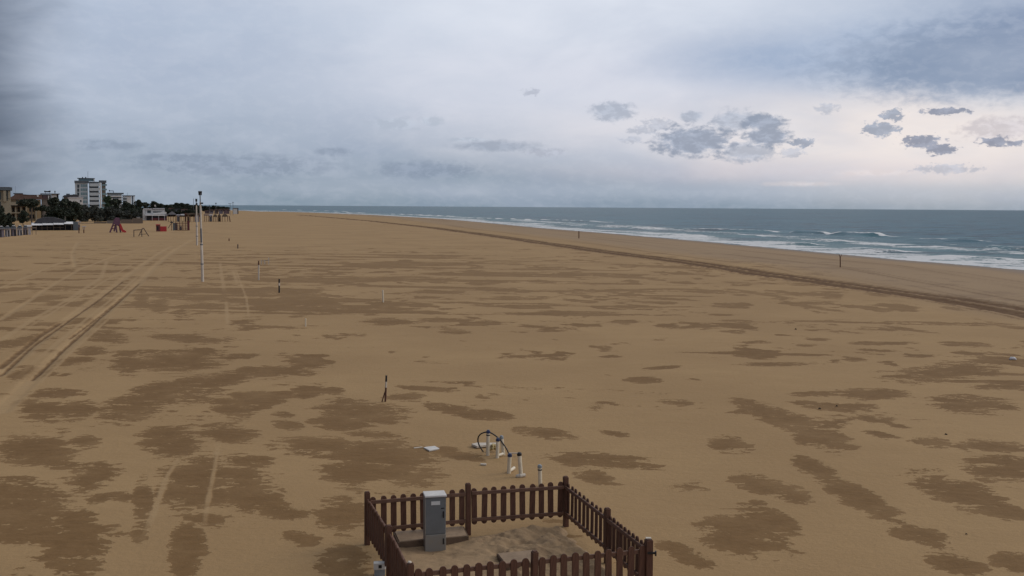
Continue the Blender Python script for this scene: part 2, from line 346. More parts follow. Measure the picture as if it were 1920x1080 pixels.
dep = np.concatenate([np.linspace(75, 24, 24)[:-1], np.linspace(24, 3.2, 520)[:-1], np.linspace(3.2, .35, 190)[:-1], [.3, .25, .2, .15, .1, .05, .03]])
rs = np.concatenate([[.05], H / np.tan(np.radians(dep))])
sand = tag(polar_mesh('sand', azs, rs, sand_z), 'tan beach sand with darker damp patches and tyre tracks', kind='structure')
m, nt, b = nmat('sand'); T = NT(nt)
tc = nt.nodes.new('ShaderNodeTexCoord'); ob = tc.outputs['Object']
n1 = T.noise(ob, .9, 5, .68, .3, (.75, 1.25, 1)); n2 = T.noise(ob, 7, 3, .65); n3 = T.noise(ob, .12, 2, .5); n4 = T.noise(ob, 45, 2, .6)
n5 = T.noise(ob, 2.6, 5, .68, .5, (.75, 1.7, 1))
e1 = T.m('ADD', T.m('MULTIPLY', T.m('SUBTRACT', n1, .5), .50), T.m('MULTIPLY', T.m('SUBTRACT', n2, .5), .22))
e1 = T.m('ADD', e1, T.m('MULTIPLY', T.m('SUBTRACT', n5, .5), .42))
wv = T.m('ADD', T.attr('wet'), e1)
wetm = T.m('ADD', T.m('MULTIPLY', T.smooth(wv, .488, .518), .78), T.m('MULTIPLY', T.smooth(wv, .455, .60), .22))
wetm = T.m('MULTIPLY', wetm, T.m('SUBTRACT', 1, T.m('MULTIPLY', T.attr('dry'), T.smooth(n1, .3, .6, .45, .95))))
wetm = T.m('MULTIPLY', wetm, T.smooth(T.noise(ob, .5, 4, .6, 0, None, (9, 2, 4)), .25, .55, .72, 1.0))
base = T.mixc(T.smooth(n3, .35, .65), (.388, .252, .122), (.434, .286, .140))
base = T.mixc(T.m('MULTIPLY', T.smooth(n1, .3, .7), .35), base, (.355, .228, .108))
base = T.mixc(T.m('MULTIPLY', T.m('MULTIPLY', T.attr('dry'), T.smooth(n2, .3, .6, .4, 1)), .42), base, (.50, .352, .195))
wc = T.mixc(T.smooth(n5, .35, .65), (.192, .108, .040), (.235, .136, .055))
wetm = T.m('MULTIPLY', wetm, T.smooth(T.attr('far'), 0, 1, 1, .75)); c = T.mixc(wetm, base, wc)
rm = T.m('MULTIPLY', T.attr('rut'), T.smooth(T.noise(ob, 1.6, 5, .7), .3, .6, .6, 1))
c = T.mixc(T.m('MULTIPLY', T.smooth(T.attr('vv'), -30, -22), .6), c, (.335, .245, .165)); c = T.mixc(rm, c, (.118, .057, .018))
c = T.mixc(T.m('MULTIPLY', T.attr('damp'), .9), c, (.190, .130, .078))
gr = T.m('MULTIPLY', T.smooth(n4, .35, .68), .18)
c = T.mixc(gr, c, (.12, .08, .05))
nt.links.new(c, b.inputs['Base Color'])
ro = T.m('SUBTRACT', .95, T.m('MULTIPLY', T.attr('damp'), .42)); nt.links.new(ro, b.inputs['Roughness'])
b.inputs['Specular IOR Level'].default_value = .25
bp = nt.nodes.new('ShaderNodeBump'); bp.inputs['Strength'].default_value = .55; bp.inputs['Distance'].default_value = .05
hh = T.m('ADD', T.m('MULTIPLY', n2, .5), T.m('ADD', T.m('MULTIPLY', n1, .9), T.m('MULTIPLY', n4, .12)))
hh = T.m('ADD', hh, T.m('MULTIPLY', n5, .5)); hh = T.m('SUBTRACT', hh, T.m('MULTIPLY', wetm, .35))
nt.links.new(hh, bp.inputs['Height']); nt.links.new(bp.outputs[0], b.inputs['Normal'])
sand.data.materials.append(m); SAND = m

# ------------------------------------------------------------------ sea
BREAK = [([(1475, 437), (1520, 437.5), (1560, 439)], .55, 1.0), ([(1545, 441), (1600, 441), (1665, 444)], .7, 1.0), ([(1245, 429), (1330, 432), (1400, 434), (1480, 437)], .35, .8),
         ([(1100, 423), (1170, 425), (1245, 428)], .3, .7), ([(1185, 427), (1240, 430)], .3, .6), ([(860, 409), (940, 411.5), (1050, 414)], .4, .8), ([(720, 401.5), (800, 404), (860, 406)], .35, .8), ([(620, 398), (700, 400)], .3, .7),
         ([(1835, 467), (1880, 468), (1960, 471)], .55, .9), ([(1690, 448), (1760, 451), (1860, 454)], .3, .5), ([(1020, 413), (1100, 416), (1160, 417)], .35, .6), ([(1400, 455), (1460, 457), (1540, 461)], .35, .35),
         ([(1240, 440), (1330, 444)], .3, .6), ([(500, 392.8), (600, 395), (660, 397)], .2, .7), ([(1600, 466), (1700, 474)], .25, .4), ([(1750, 480), (1920, 490)], .25, .8), ([(1450, 448), (1620, 456)], .2, .4), ([(960, 418), (1090, 424)], .25, .6), ([(1300, 436), (1450, 444)], .2, .5)]
def sea_z(X, Y):
    v = shore_v(X, Y); r = np.hypot(X, Y); z = np.full_like(X, SEA_Z); fade = sstep(2, 30, v) * sstep(1500, 250, r)
    wv_ = v + 14 * (fbm(X / 60, Y / 60, 61, 2) - .5)
    crest = np.sin(wv_ / 2.3 + 3 * fbm(X / 25, Y / 25, 63, 2)) * .5 + np.sin(wv_ / 1.27 + X / 9) * .25 + (fbm(X / 2.2, Y / 2.2, 71, 3) - .5) * 1.4
    z = z + .13 * crest * fade
    foam = np.zeros_like(X); BS = 1
    edge_ = v + 2.2 * (fbm(X / 7, Y / 16, 81, 4) - .5)
    lin = np.maximum(sstep(6.5, 2.5, edge_) * sstep(-2, -.2, edge_), 0)
    foam = np.maximum(foam, lin * .64)
    foam = np.maximum(foam, .46 * sstep(17, 6, edge_)); 
    foam = np.maximum(foam, (.44 + .19 * np.sin(wv_ / 4.0)) * sstep(60, 20, v))
    foam = np.maximum(foam, .30 * sstep(120, 40, v) + .02)
    for pts, hgt, fo in BREAK:
        d, t, sd_ = polydist(X, Y, [(W(a, b_, SEA_Z).x, W(a, b_, SEA_Z).y) for a, b_ in pts])
        dd = d * sd_; tot = sum(math.hypot((W(a[0], a[1], SEA_Z) - W(b_[0], b_[1], SEA_Z)).x, (W(a[0], a[1], SEA_Z) - W(b_[0], b_[1], SEA_Z)).y) for a, b_ in zip(pts[:-1], pts[1:]))
        ed = sstep(0, tot * .2, t) * sstep(tot, tot * .8, t)
        sgn = 1
        seaw = sd_ * BS > 0; shp = np.where(seaw, np.exp(-(d / 5.0) ** 2), np.exp(-(d / 1.6) ** 2)); z = z + hgt * 1.35 * shp * ed * (.8 + .4 * fbm(t / 9, t * 0, 97, 3))
        wob = 1.6 * (fbm(t / 4, d * 0, 91, 3) - .5); toward = np.hypot(X, Y) - np.hypot(X, Y)
        foam = np.maximum(foam, (fo * .5 + .5) * sstep(np.where(seaw, 2.0, 8.0), np.where(seaw, .2, 2.0), d + wob) * sstep(.0, .35, ed + .3 * (fbm(X / 3, Y / 3, 95, 2) - .5)))
    return z, {'foam': foam, 'vv': v}
azs2 = D(1) * np.concatenate([np.linspace(-180, -32, 30)[:-1], np.linspace(-32, -21, 60)[:-1], np.linspace(-21, 30, 700), np.linspace(30, 180, 40)[1:]])
dep2 = np.concatenate([np.linspace(30, 5.0, 12)[:-1], np.linspace(5.0, .8, 480)[:-1], np.linspace(.8, .05, 60)[:-1], [.04, .028]])
sea = tag(polar_mesh('sea', azs2, H / np.tan(np.radians(dep2)), sea_z), 'choppy grey green sea with white breaker lines along the beach', kind='structure')
m, nt, b = nmat('sea'); T = NT(nt)
tc = nt.nodes.new('ShaderNodeTexCoord'); ob = tc.outputs['Object']
a1 = T.noise(ob, .22, 5, .68, .6, (.4, 1.0, 1)); a2 = T.noise(ob, 1.2, 3, .65, .4); a3 = T.noise(ob, .03, 3, .6, 0, (.6, 1.6, 1)); a4 = T.noise(ob, .06, 4, .72, .6, (.35, 1.3, 1))
fz = T.m('ADD', T.m('MULTIPLY', T.m('SUBTRACT', a1, .5), 1.25), T.m('MULTIPLY', T.m('SUBTRACT', a2, .5), .6))
fv = T.m('ADD', T.attr('foam'), fz)
fm = T.smooth(fv, .47, .60)
shal = T.smooth(T.attr('vv'), 70, 4)
wcol = T.mixc(shal, (.008, .092, .142), (.070, .158, .175))
a6 = T.noise(ob, .035, 5, .7, .8, (.22, 1.5, 1)); wcol = T.mixc(T.m('MULTIPLY', T.smooth(a6, .46, .64), .7), wcol, (.045, .165, .200))
wcol = T.mixc(T.m('MULTIPLY', T.smooth(a3, .4, .65), .4), wcol, (.012, .095, .130))
wcol = T.mixc(T.m('MULTIPLY', T.smooth(a4, .49, .60), .8), wcol, (.006, .030, .052))
cc = T.mixc(fm, wcol, (.72, .74, .76)); nt.links.new(cc, b.inputs['Base Color'])
nt.links.new(T.m('ADD', .33, T.m('MULTIPLY', fm, .5)), b.inputs['Roughness'])
b.inputs['IOR'].default_value = 1.33; b.inputs['Specular IOR Level'].default_value = .1
bp = nt.nodes.new('ShaderNodeBump'); bp.inputs['Strength'].default_value = .8; bp.inputs['Distance'].default_value = .6
nt.links.new(T.m('ADD', T.m('MULTIPLY', a1, 1.0), T.m('MULTIPLY', a2, .3)), bp.inputs['Height']); nt.links.new(bp.outputs[0], b.inputs['Normal'])
sea.data.materials.append(m)

# ------------------------------------------------------------------ paints
M_ = {}
def mm(k, *a, **kw): M_[k] = mat(k, *a, **kw)
mm('wood_brown', (.105, .045, .026), .75, .35, 5, stretch=(6, 6, 1), bump=.4)
mm('wood_rail', (.150, .076, .048), .7, .35, 6, stretch=(1, 1, 6), bump=.3)
mm('wood_grey', (.15, .115, .09), .8, .3, 4)
mm('wood_tan', (.33, .24, .15), .8, .3, 3)
mm('cabinet_grey', (.155, .165, .17), .5, .12, 4)
mm('cabinet_pale', (.30, .30, .29), .55, .2, 5, col2=(.25, .22, .18))
mm('cabinet_lid', (.62, .60, .58), .5, .15, 6)
mm('white_label', (.66, .66, .64), .5, .06, 6)
mm('black', (.012, .012, .014), .5, .3, 8)
mm('pipe_white', (.68, .60, .46), .45, .14, 5, col2=(.78, .70, .56))
mm('pipe_blue', (.02, .035, .10), .4, .3, 10)
mm('pipe_grey', (.25, .28, .30), .4, .2, 10)
mm('concrete', (.30, .215, .145), .9, .25, 6, bump=.3)
mm('concrete_edge', (.13, .085, .055), .9, .3, 9)
mm('board_white', (.58, .52, .44), .6, .15, 6)
mm('yellow_tan', (.50, .40, .20), .7, .3, 10)
mm('mast_white', (.55, .50, .44), .55, .18, 1.5)
mm('mast_grey', (.12, .13, .15), .5, .2, 3)
mm('stucco_pale', (.46, .50, .53), .8, .08, .3)
mm('stucco_white', (.62, .61, .60), .8, .08, .3)
mm('stucco_cream', (.30, .26, .19), .85, .12, .4)
mm('stucco_ochre', (.30, .22, .13), .85, .15, .4)
mm('stucco_brown', (.17, .145, .125), .85, .15, .4)
mm('stucco_pink', (.16, .11, .12), .85, .12, .5)
mm('roof_tile', (.14, .085, .07), .85, .2, 1.2)
mm('roof_dark', (.055, .055, .065), .85, .2, 1)
mm('roof_slate', (.10, .12, .14), .8, .15, 1)
mm('glass_dark', (.03, .045, .055), .2, .3, .6)
mm('glass_teal', (.16, .25, .28), .25, .2, .6)
mm('shade_dark', (.02, .02, .022), .9, .3, 1)
mm('canvas_white', (.80, .80, .82), .7, .04, 1)
mm('canvas_grey', (.22, .22, .24), .8, .2, 1)
mm('thatch', (.13, .10, .075), .95, .3, 5)
mm('cabin_lilac', (.20, .175, .21), .7, .12, 1)
mm('cabin_white', (.48, .47, .50), .7, .12, 1)
mm('red_paint', (.42, .022, .025), .5, .2, 3)
mm('red_dark', (.11, .02, .025), .6, .2, 3)
mm('purple_paint', (.12, .05, .09), .5, .25, 2)
mm('leaf_dark', (.022, .034, .022), .8, .5, .9, col2=(.042, .055, .032))
mm('leaf_grey', (.050, .060, .052), .85, .35, .6, col2=(.075, .08, .066))
mm('leaf_green', (.045, .075, .040), .8, .4, .8)
mm('bark', (.09, .075, .065), .9, .3, 2)

# ------------------------------------------------------------------ frame of a thing that faces the viewer's side of the beach
class Fr:
    def __init__(s, name, label, cat, px, py=None, Y=None, group=None):
        if Y is None: p = W(px, py)
        else: p = atY(px, 500, Y); p.z = 0
        s.o = p; s.rz = -math.atan2(p.x, p.y); s.n = Vector((math.sin(-s.rz), math.cos(s.rz), 0)); s.r = Vector((s.n.y, -s.n.x, 0))
        s.t = thing(name, label, cat, p, s.rz, group)
        s.k = (p.y / F)
    def c(s, px, py):                      # pixel -> local x, z in the plane through the thing
        d = ray(px, py); t = (s.o - CAM).dot(s.n) / d.dot(s.n); q = CAM + d * t - s.o
        return q.dot(s.r), q.z
    def pb(s, mb, x0, y0, x1, y1, d0=0, d1=1, ground=False):
        a = s.c(x0, y0); b = s.c(x1, y1); z0 = -.15 if ground else b[1]
        return mb.box(min(a[0], b[0]), max(a[0], b[0]), d0, d1, z0, a[1])
    def poly(s, mb, pts, d0, d1): return mb.prism([s.c(*p) for p in pts], d0, d1)
    def part(s, name, m, rects, d0=0, d1=1, ground=False, parent=None):
        for r in rects:
            mb = MB(); s.pb(mb, *r, d0, d1, ground); o = mb.build(name, M_[m], parent or s.t)
        return o
    def ln(s, mb, pts, wpx, y=0):
        ps = [Vector((*[s.c(*p)[0]], y, s.c(*p)[1])) for p in pts]
        for a, b in zip(ps[:-1], ps[1:]): mb.bar(a, b, wpx * s.k)
        return mb

# ------------------------------------------------------------------ picket fence round the cabinet
HP = .92
tops = {(0, 0): (688, 922), (1, 0): (878, 906), (2, 0): (1062, 893), (0, 1): (730, 985), (2, 1): (1140, 952), (0, 2): (768, 1055), (1, 2): (1001, 1033), (2, 2): (1217, 1010)}
PP = {k: W(a, b, HP) for k, (a, b) in tops.items()}
for k in PP: PP[k].z = 0
fo = PP[(1, 0)].lerp(PP[(1, 2)], .5); mid = Vector((fo.x, fo.y, 0))
fence = thing('picket_fence', 'low brown wooden picket fence enclosing the grey electric cabinet on a square of sand', 'fence', mid)
for k, p in PP.items():
    mb = MB(); q = p - mid; s_ = .045 if k != (2, 2) else .052
    yaw = math.atan2((PP[(2, 0)] - PP[(0, 0)]).y, (PP[(2, 0)] - PP[(0, 0)]).x) + random.uniform(-.05, .05)
    mb.box(-s_, s_, -s_, s_, -.3, HP - .012, Matrix.Rotation(yaw, 4, 'Z')); mb.box(-s_ * .72, s_ * .72, -s_ * .72, s_ * .72, HP - .012, HP + .004, Matrix.Rotation(yaw, 4, 'Z'))
    o = mb.build('post', M_['wood_brown'], fence, q, bevel=.006); o.rotation_euler = (random.uniform(-.015, .015), random.uniform(-.015, .015), 0)
pick_me = []
for i in range(5):
    wd, ht, tk = .049 + .004 * random.random(), .66, .011; poly = []
    for k in range(9): t = math.pi * k / 8; poly.append((wd * math.cos(t), ht - wd + wd * math.sin(t)))
    for k in range(9): t = math.pi + math.pi * k / 8; poly.append((wd * math.cos(t), wd + wd * math.sin(t)))
    pick_me.append(MB().prism(poly, -tk, tk))
pk0 = []
for p_ in pick_me:
    o = p_.build('picket', M_['wood_brown'], fence, bevel=.003); pk0.append([o, False])
ctr = mid
segs = [((0, 0), (1, 0)), ((1, 0), (2, 0)), ((2, 0), (2, 1)), ((2, 1), (2, 2)), ((0, 0), (0, 1)), ((0, 1), (0, 2)), ((0, 2), (1, 2)), ((1, 2), (2, 2))]
for a, b in segs:
    A, B = PP[a] - mid, PP[b] - mid; d = (B - A); L = d.length; d.normalize(); nrm = Vector((-d.y, d.x, 0))
    if nrm.dot((A + B) / 2) > 0: nrm = -nrm             # towards the inside
    rz = math.atan2(d.y, d.x); sag = random.uniform(-.01, .01)
    for zr in (.735, .255):
        mb = MB(); p0 = A + d * .056 + nrm * .030; p1 = B - d * .056 + nrm * .030
        mb.bar(p0 + Vector((0, 0, zr + sag)), p1 + Vector((0, 0, zr - sag)), .034, .062)
        mb.build('rail', M_['wood_rail'], fence, bevel=.004)
    for k in range(10):
        t = .115 / 1.0 + (L - .23) * k / 9
        e_ = random.choice(pk0); o = e_[0]
        if e_[1]: o = o.copy(); C.objects.link(o); o.parent = fence
        e_[1] = True
        q = A + d * t; o.location = (q.x, q.y, .165 + random.uniform(-.008, .008)); o.rotation_euler = (random.uniform(-.01, .01), random.uniform(-.022, .022), rz)
for o, used in pk0:
    if not used: bpy.data.objects.remove(o)
q = PP[(2, 2)] - mid
mb = MB(); mb.box(-.03, .10, -.075, -.055, .71, .74); mb.box(.08, .10, -.10, -.055, .69, .76); mb.build('hinge', M_['black'], fence, q)
mb = MB(); mb.tube([(0, 0, HP + .004), (0, 0, HP + .02)], [.03, .022]); mb.build('post_cap', M_['board_white'], fence, PP[(0, 2)] - mid)
mb = MB(); mb.box(-.05, .03, -.03, .03, HP + .004, HP + .016); mb.build('post_cap', M_['board_white'], fence, q)

# lumpy dug-over sand inside the enclosure
cs = [PP[(0, 0)], PP[(2, 0)], PP[(2, 2)], PP[(0, 2)]]
N = 150; U, V = np.meshgrid(np.linspace(-.02, 1.02, N), np.linspace(-.02, 1.02, N))
bx = (1 - U) * (1 - V) * cs[0].x + U * (1 - V) * cs[1].x + U * V * cs[2].x + (1 - U) * V * cs[3].x
by = (1 - U) * (1 - V) * cs[0].y + U * (1 - V) * cs[1].y + U * V * cs[2].y + (1 - U) * V * cs[3].y
ef = sstep(0, .10, np.minimum(np.minimum(U, 1 - U), np.minimum(V, 1 - V)))
zz = .03 + .12 * fbm(bx / .8, by / .8, 3, 3) + .19 * (fbm(bx / .22, by / .16, 9, 4) - .42) * sstep(.35, .6, U) + .03 * (fbm(bx / .12, by / .1, 19, 3) - .5)
for (hx, hy, hr, hd) in [(1105, 1020, .2, -.09), (1060, 1035, .14, -.07), (1070, 1000, .12, -.06), (960, 1022, .10, -.05), (1000, 997, .12, .05), (1030, 1018, .2, .06), (820, 1037, .35, -.05), (980, 990, .2, .05), (900, 1020, .3, .03)]:
    pt = W(hx, hy, .05); zz = zz + hd * np.exp(-(np.hypot(bx - pt.x, by - pt.y) / hr) ** 2)
zz = -.03 + (zz + .01) * ef
me = bpy.data.meshes.new('sand_mound'); me.from_pydata([(float(a), float(b_), float(c_)) for a, b_, c_ in zip(bx.ravel(), by.ravel(), zz.ravel())], [], [(i * N + j, i * N + j + 1, (i + 1) * N + j + 1, (i + 1) * N + j) for i in range(N - 1) for j in range(N - 1)])
me.polygons.foreach_set('use_smooth', [True] * len(me.polygons)); me.update()
if me.polygons[0].normal.z < 0: me.flip_normals()
wv_ = fbm(bx / .5, by / .35, 77, 4); at_ = me.attributes.new('wet', 'FLOAT', 'POINT'); at_.data.foreach_set('value', (wv_.ravel() * .75 + .03).astype(np.float32))
me.materials.append(SAND); o = bpy.data.objects.new('sand_mound', me); C.objects.link(o); tag(o, 'lumpy dug over sand inside the picket fence', kind='structure')

# concrete slabs
def slab(label, px, zt, th, edge_in=0):
    P4 = [W(a, b, zt) for a, b in px]; c0 = sum((p for p in P4), Vector()) / 4
    t = thing('concrete_slab', label, 'slab', (c0.x, c0.y, zt - th), 0)
    def ring(sc): return [(p - c0) * sc for p in P4]
    lo_, hi_ = ring(1), ring(1)
    vs = [(p.x, p.y, 0) for p in lo_] + [(p.x, p.y, th - .012) for p in hi_]
    fs = [(0, 1, 2, 3), (4, 7, 6, 5)] + [(i, i + 4, (i + 1) % 4 + 4, (i + 1) % 4) for i in range(4)]
    MB().add(vs, fs).build('frame', M_['concrete_edge'], t, bevel=.004)
    vs = [(p.x * .955, p.y * .955, th - .014) for p in P4 for p in [p - c0]] + [(p.x * .955, p.y * .955, th + .002) for p in P4 for p in [p - c0]]
    MB().add(vs, fs).build('cover', M_['concrete'], t, bevel=.004)
slab('flat concrete slab lying behind the grey cabinet along the back fence', [(737, 996), (870, 986), (879, 1004), (746, 1016)], .15, .12)
slab('square concrete hatch cover in the sand at the front centre of the fence', [(931, 1037), (1003, 1030), (1018, 1052), (950, 1061)], .17, .10)

# electric cabinet
pc = W(816.5, 1027, .06); cb = thing('electric_cabinet', 'grey metal electric cabinet with pale lid and white label inside the picket fence', 'cabinet', (pc.x, pc.y, .02), math.radians(10) * 0 + math.atan2((PP[(1, 0)] - PP[(0, 0)]).y, (PP[(1, 0)] - PP[(0, 0)]).x) - .12)
k = pc.y / F; wd = 20.2 * k; hb = 30 * k / .97; ht = 99 * k / .95
MB().box(-wd, wd, -.02, .24, -.05, hb).build('plinth', M_['cabinet_pale'], cb, bevel=.008)
up = MB().box(-wd + .004, wd - .004, -.012, .232, hb + .004, ht).build('door', M_['cabinet_grey'], cb, bevel=.008)
MB().box(-wd - .008, wd + .008, -.045, .262, ht + .001, ht + .035).build('lid', M_['cabinet_lid'], cb, bevel=.01)
MB().box(-wd * .42, wd * .42, -.020, -.014, ht - .135, ht - .072).build('label_plate', M_['white_label'], up)
MB().box(wd - .055, wd - .032, -.030, -.014, ht - .36, ht - .25).build('handle', M_['black'], up, bevel=.003)
MB().box(wd - .085, wd - .030, -.022, -.014, ht - .205, ht - .19).build('latch', M_['black'], up)
MB().box(wd - .055, wd - .033, -.034, -.022, hb - .17, hb - .07).build('keyhole', M_['black'], cb, bevel=.003)
MB().box(-wd - .001, -wd + .012, -.016, .22, hb + .01, ht - .005).build('side_panel', M_['cabinet_pale'], cb)

# junction box outside the fence
pj = W(712, 1078, 0); jb = thing('junction_box', 'small white plastic junction box outside the left side of the fence', 'box', (pj.x, pj.y, 0), .15)
MB().box(-.085, .085, -.05, .05, -.02, .10).build('base', M_['pipe_grey'], jb, bevel=.006)
MB().box(-.095, .095, -.06, .06, .10, .21).build('cover', M_['white_label'], jb, bevel=.012)
MB().box(-.02, .03, -.066, -.061, .13, .18).build('slot', M_['black'], jb)

# ------------------------------------------------------------------ standpipes
def standpipe(label, base, top, wpx, cap='pipe_blue', elbow=None, collar=None):
    p = W(*base); q = atY(*top, p.y) - p; k = p.y / F; r = wpx * 1.2 * k / 2
    t = thing('standpipe', label, 'pipe', p, 0, 'white standpipes in the sand beyond the fence')
    L = q.length; u = q.normalized(); hc = 6.5 * k
    MB().tube([u * -.15, u * (L - hc)], r, 14).build('pipe', M_['pipe_white'], t, smooth=False)
    MB().tube([u * (L - hc), u * (L - hc * .9), u * (L - hc * .3), u * (L - hc * .25), u * L], [r * 1.12, r * 1.2, r * 1.2, r * .85, r * .7], 14).build('cap', M_[cap], t)
    if collar: MB().tube([u * (L - hc * 1.7), u * (L - hc * 1.35)], r * 1.16, 14).build('collar', M_['black'], t)
    if elbow:
        e_ = W(*elbow) - p
        MB().tube([Vector((0, 0, r * .9)), Vector((e_.x * .6, e_.y * .6, r * .9)), Vector((e_.x, e_.y, r * 1.1))], r * .8, 12).build('elbow', M_['pipe_white'], t)
    return t
standpipe('farthest white standpipe with dark blue valve head under the black hose', (914.5, 852), (915.5, 806), 5.4, 'pipe_blue', None, True)
standpipe('white standpipe with blue cap and short pipe lying at its foot, crossed by hose', (932.5, 857), (933.5, 821), 5.4, 'pipe_blue', (943, 854))
standpipe('white standpipe with grey cap standing behind two others, at the end of the white board', (944, 851), (940, 816.5), 5.4, 'pipe_grey')
standpipe('short white standpipe with blue cap and stub elbow bending right at its foot', (954, 887), (956, 850), 6.2, 'pipe_blue', (964, 881))
tp = standpipe('tallest white standpipe with plain dark cap and a broken footing', (977, 894), (973.5, 848), 6.4, 'black')
MB().tube([(-.11, -.03, .02), (-.02, -.04, .035), (.09, .0, .04)], [.03, .045, .035], 10).build('footing', M_['board_white'], tp)
standpipe('nearest white standpipe with grey topped cap just behind the fence', (1013, 911), (1012, 871), 6.2, 'pipe_grey', None, True)
# hose: a looped black hose
h0, h1 = W(905, 846), W(954, 851)
hp_ = [(906, 847), (900, 838), (896.5, 829), (896.5, 821), (900, 815), (906, 811.5), (914, 810), (921, 812), (929, 817), (937, 824), (944, 833), (950, 842), (954, 851)]
pts = []
for i, (a, b_) in enumerate(hp_):
    t = i / (len(hp_) - 1); pts.append(atY(a, b_, h0.y * (1 - t) + h1.y * t - .10))
hs = MB(); fine_pts = []
for i in range(len(pts) - 1):
    p0, p1, p2, p3 = pts[max(i - 1, 0)], pts[i], pts[i + 1], pts[min(i + 2, len(pts) - 1)]
    for j in range(4):
        t = j / 4; fine_pts.append(.5 * ((2 * p1) + (p2 - p0) * t + (2 * p0 - 5 * p1 + 4 * p2 - p3) * t * t + (3 * p1 - p0 - 3 * p2 + p3) * t ** 3))
fine_pts.append(pts[-1]); hs.tube([p - h0 for p in fine_pts], .0165, 8)
tag(hs.build('hose', M_['black'], None, h0, smooth=True), 'black plastic hose arched over the white standpipes', 'hose')
# bits lying on the sand
def flat(name, label, cat, px, th, m):
    P4 = [W(a, b, th) for a, b in px]; c0 = sum((p for p in P4), Vector()) / len(P4); n = len(P4)
    vs = [(p.x - c0.x, p.y - c0.y, 0) for p in P4] + [(p.x - c0.x, p.y - c0.y, th) for p in P4]
    fs = [tuple(range(n)), tuple(range(2 * n - 1, n - 1, -1))] + [(i, i + n, (i + 1) % n + n, (i + 1) % n) for i in range(n)]
    return tag(MB().add(vs, fs).build(name, M_[m], None, (c0.x, c0.y, -.004), bevel=.004), label, cat)
flat('board', 'long pointed white board lying on the sand behind the standpipes', 'board', [(884, 832), (893, 829.5), (930, 829.5), (932, 832), (905, 834.5), (894, 836)], .05, 'board_white')
flat('panel', 'white rectangular panel lying flat on the sand left of the standpipes', 'panel', [(794, 838), (815, 835.5), (824, 840), (805, 844)], .03, 'cabinet_lid')
flat('stick', 'thin pale stick on the sand beside the flat white panel', 'stick', [(776, 838.5), (792, 836.8), (792, 837.6), (776, 839.5)], .02, 'board_white')
flat('offcut', 'small white pipe offcut lying alone on the sand between panel and standpipes', 'offcut', [(901, 868), (912, 868.5), (912, 870), (901, 869.6)], .03, 'board_white')
pr = W(955, 849.5, .05); p1_ = W(974, 850, .05)
tag(MB().tube([Vector((0, 0, 0)), p1_ - pr], .014, 8).build('rod', M_['board_white'], None, pr), 'thin pale rod on the sand running right from the hose end', 'rod')
pm = W(925, 845); mb = MB(); rr_ = random.Random(4)
for i in range(9):
    a = rr_.uniform(0, 6.3); q = Vector((rr_.uniform(-.05, .05), rr_.uniform(-.06, .06), rr_.uniform(.02, .13)))
    mb.tube([q, q + Vector((math.cos(a) * .04, math.sin(a) * .04, .02)), q + Vector((math.cos(a) * .05, math.sin(a) * .03, -.03))], [.03, .035, .02], 7)
tag(mb.build('sponge', M_['yellow_tan'], None, pm, smooth=True), 'crumpled yellowish bundle between the two rear standpipes', 'bundle')

# ------------------------------------------------------------------ stakes on the beach
def stake(label, base, top, wpx, mats, extra=None, name='marker_stake', cat='stake', group='marker stakes standing in the beach sand'):
    p = W(*base); q = atY(*top, p.y) - p; k = p.y / F; n = len(mats); t = thing(name, label, cat, p, 0, group)
    z = 0
    for nm_, mt, fr in mats:
        MB().tube([q * (z - (.06 if z == 0 else 0)), q * (z + fr)], wpx * k / 2, 8).build(nm_, M_[mt], t); z += fr
    if extra: extra(t, k, q)
    return t
def brace(t, k, q): MB().tube([(-6 * k, -.05, 0), (-5.2 * k, -.04, 4 * k), (-.5 * k, 0, 20 * k)], 1.1 * k, 8).build('brace', M_['wood_brown'], t)
stake('brown stake with white band and black top, propped by a brace on damp sand', (722.5, 754), (724.5, 704), 3.6, [('shaft', 'wood_brown', .55), ('band', 'board_white', .22), ('top', 'black', .23)], brace)
stake('black stake with a narrow white band, nearest the tall masts', (523.5, 549), (523.5, 523), 3.0, [('shaft', 'black', .52), ('band', 'board_white', .2), ('top', 'black', .28)])
stake('slim white stake with dark tip, left of the black banded stake', (485, 525), (485, 489), 2.6, [('shaft', 'mast_white', .78), ('top', 'wood_brown', .22)])
stake('plain white stake casting beside a dark streak, mid beach', (718.5, 567), (717.5, 544), 3.0, [('shaft', 'pipe_white', 1)])
stake('shortest plain white stake, standing between the black banded and the braced stakes', (573, 612), (573, 597), 2.6, [('shaft', 'pipe_white', 1)])
stake('tiny dark stake right of the far mast foot', (429.5, 452), (429.5, 447), 2.0, [('shaft', 'wood_brown', 1)])
stake('dark stump stake a little nearer than the tiny one by the masts', (446, 466), (446, 458), 2.4, [('shaft', 'wood_grey', 1)])
stake('thin dark stake between the dark rut and the sea, far left of the forked one', (1085.5, 447), (1085.5, 433), 1.8, [('shaft', 'wood_brown', 1)])
def fork(t, k, q):
    for s_ in (-1, 1): MB().tube([q * .72, q * 1.0 + Vector((s_ * 2.2 * k, 0, 0))], .6 * k, 6).build('prong', M_['wood_brown'], t)
stake('brown stake with a forked top near the water at the right', (1575.5, 501), (1575.5, 477), 2.0, [('shaft', 'wood_brown', .8)], fork)
g = Fr('wooden_frame', 'low pale wooden frame on the sand behind the slim white stake', 'frame', 497, 496)
for q_ in ([(490, 496), (490, 487)], [(504, 496), (504, 483)], [(497, 496), (496, 488)]): g.ln(MB(), q_, 1.4).build('upright', M_['mast_white'], g.t); mb = MB(); g.ln(mb, [(489, 490), (505, 488)], 1.2, .05); mb.build('crossbar', M_['mast_white'], g.t)
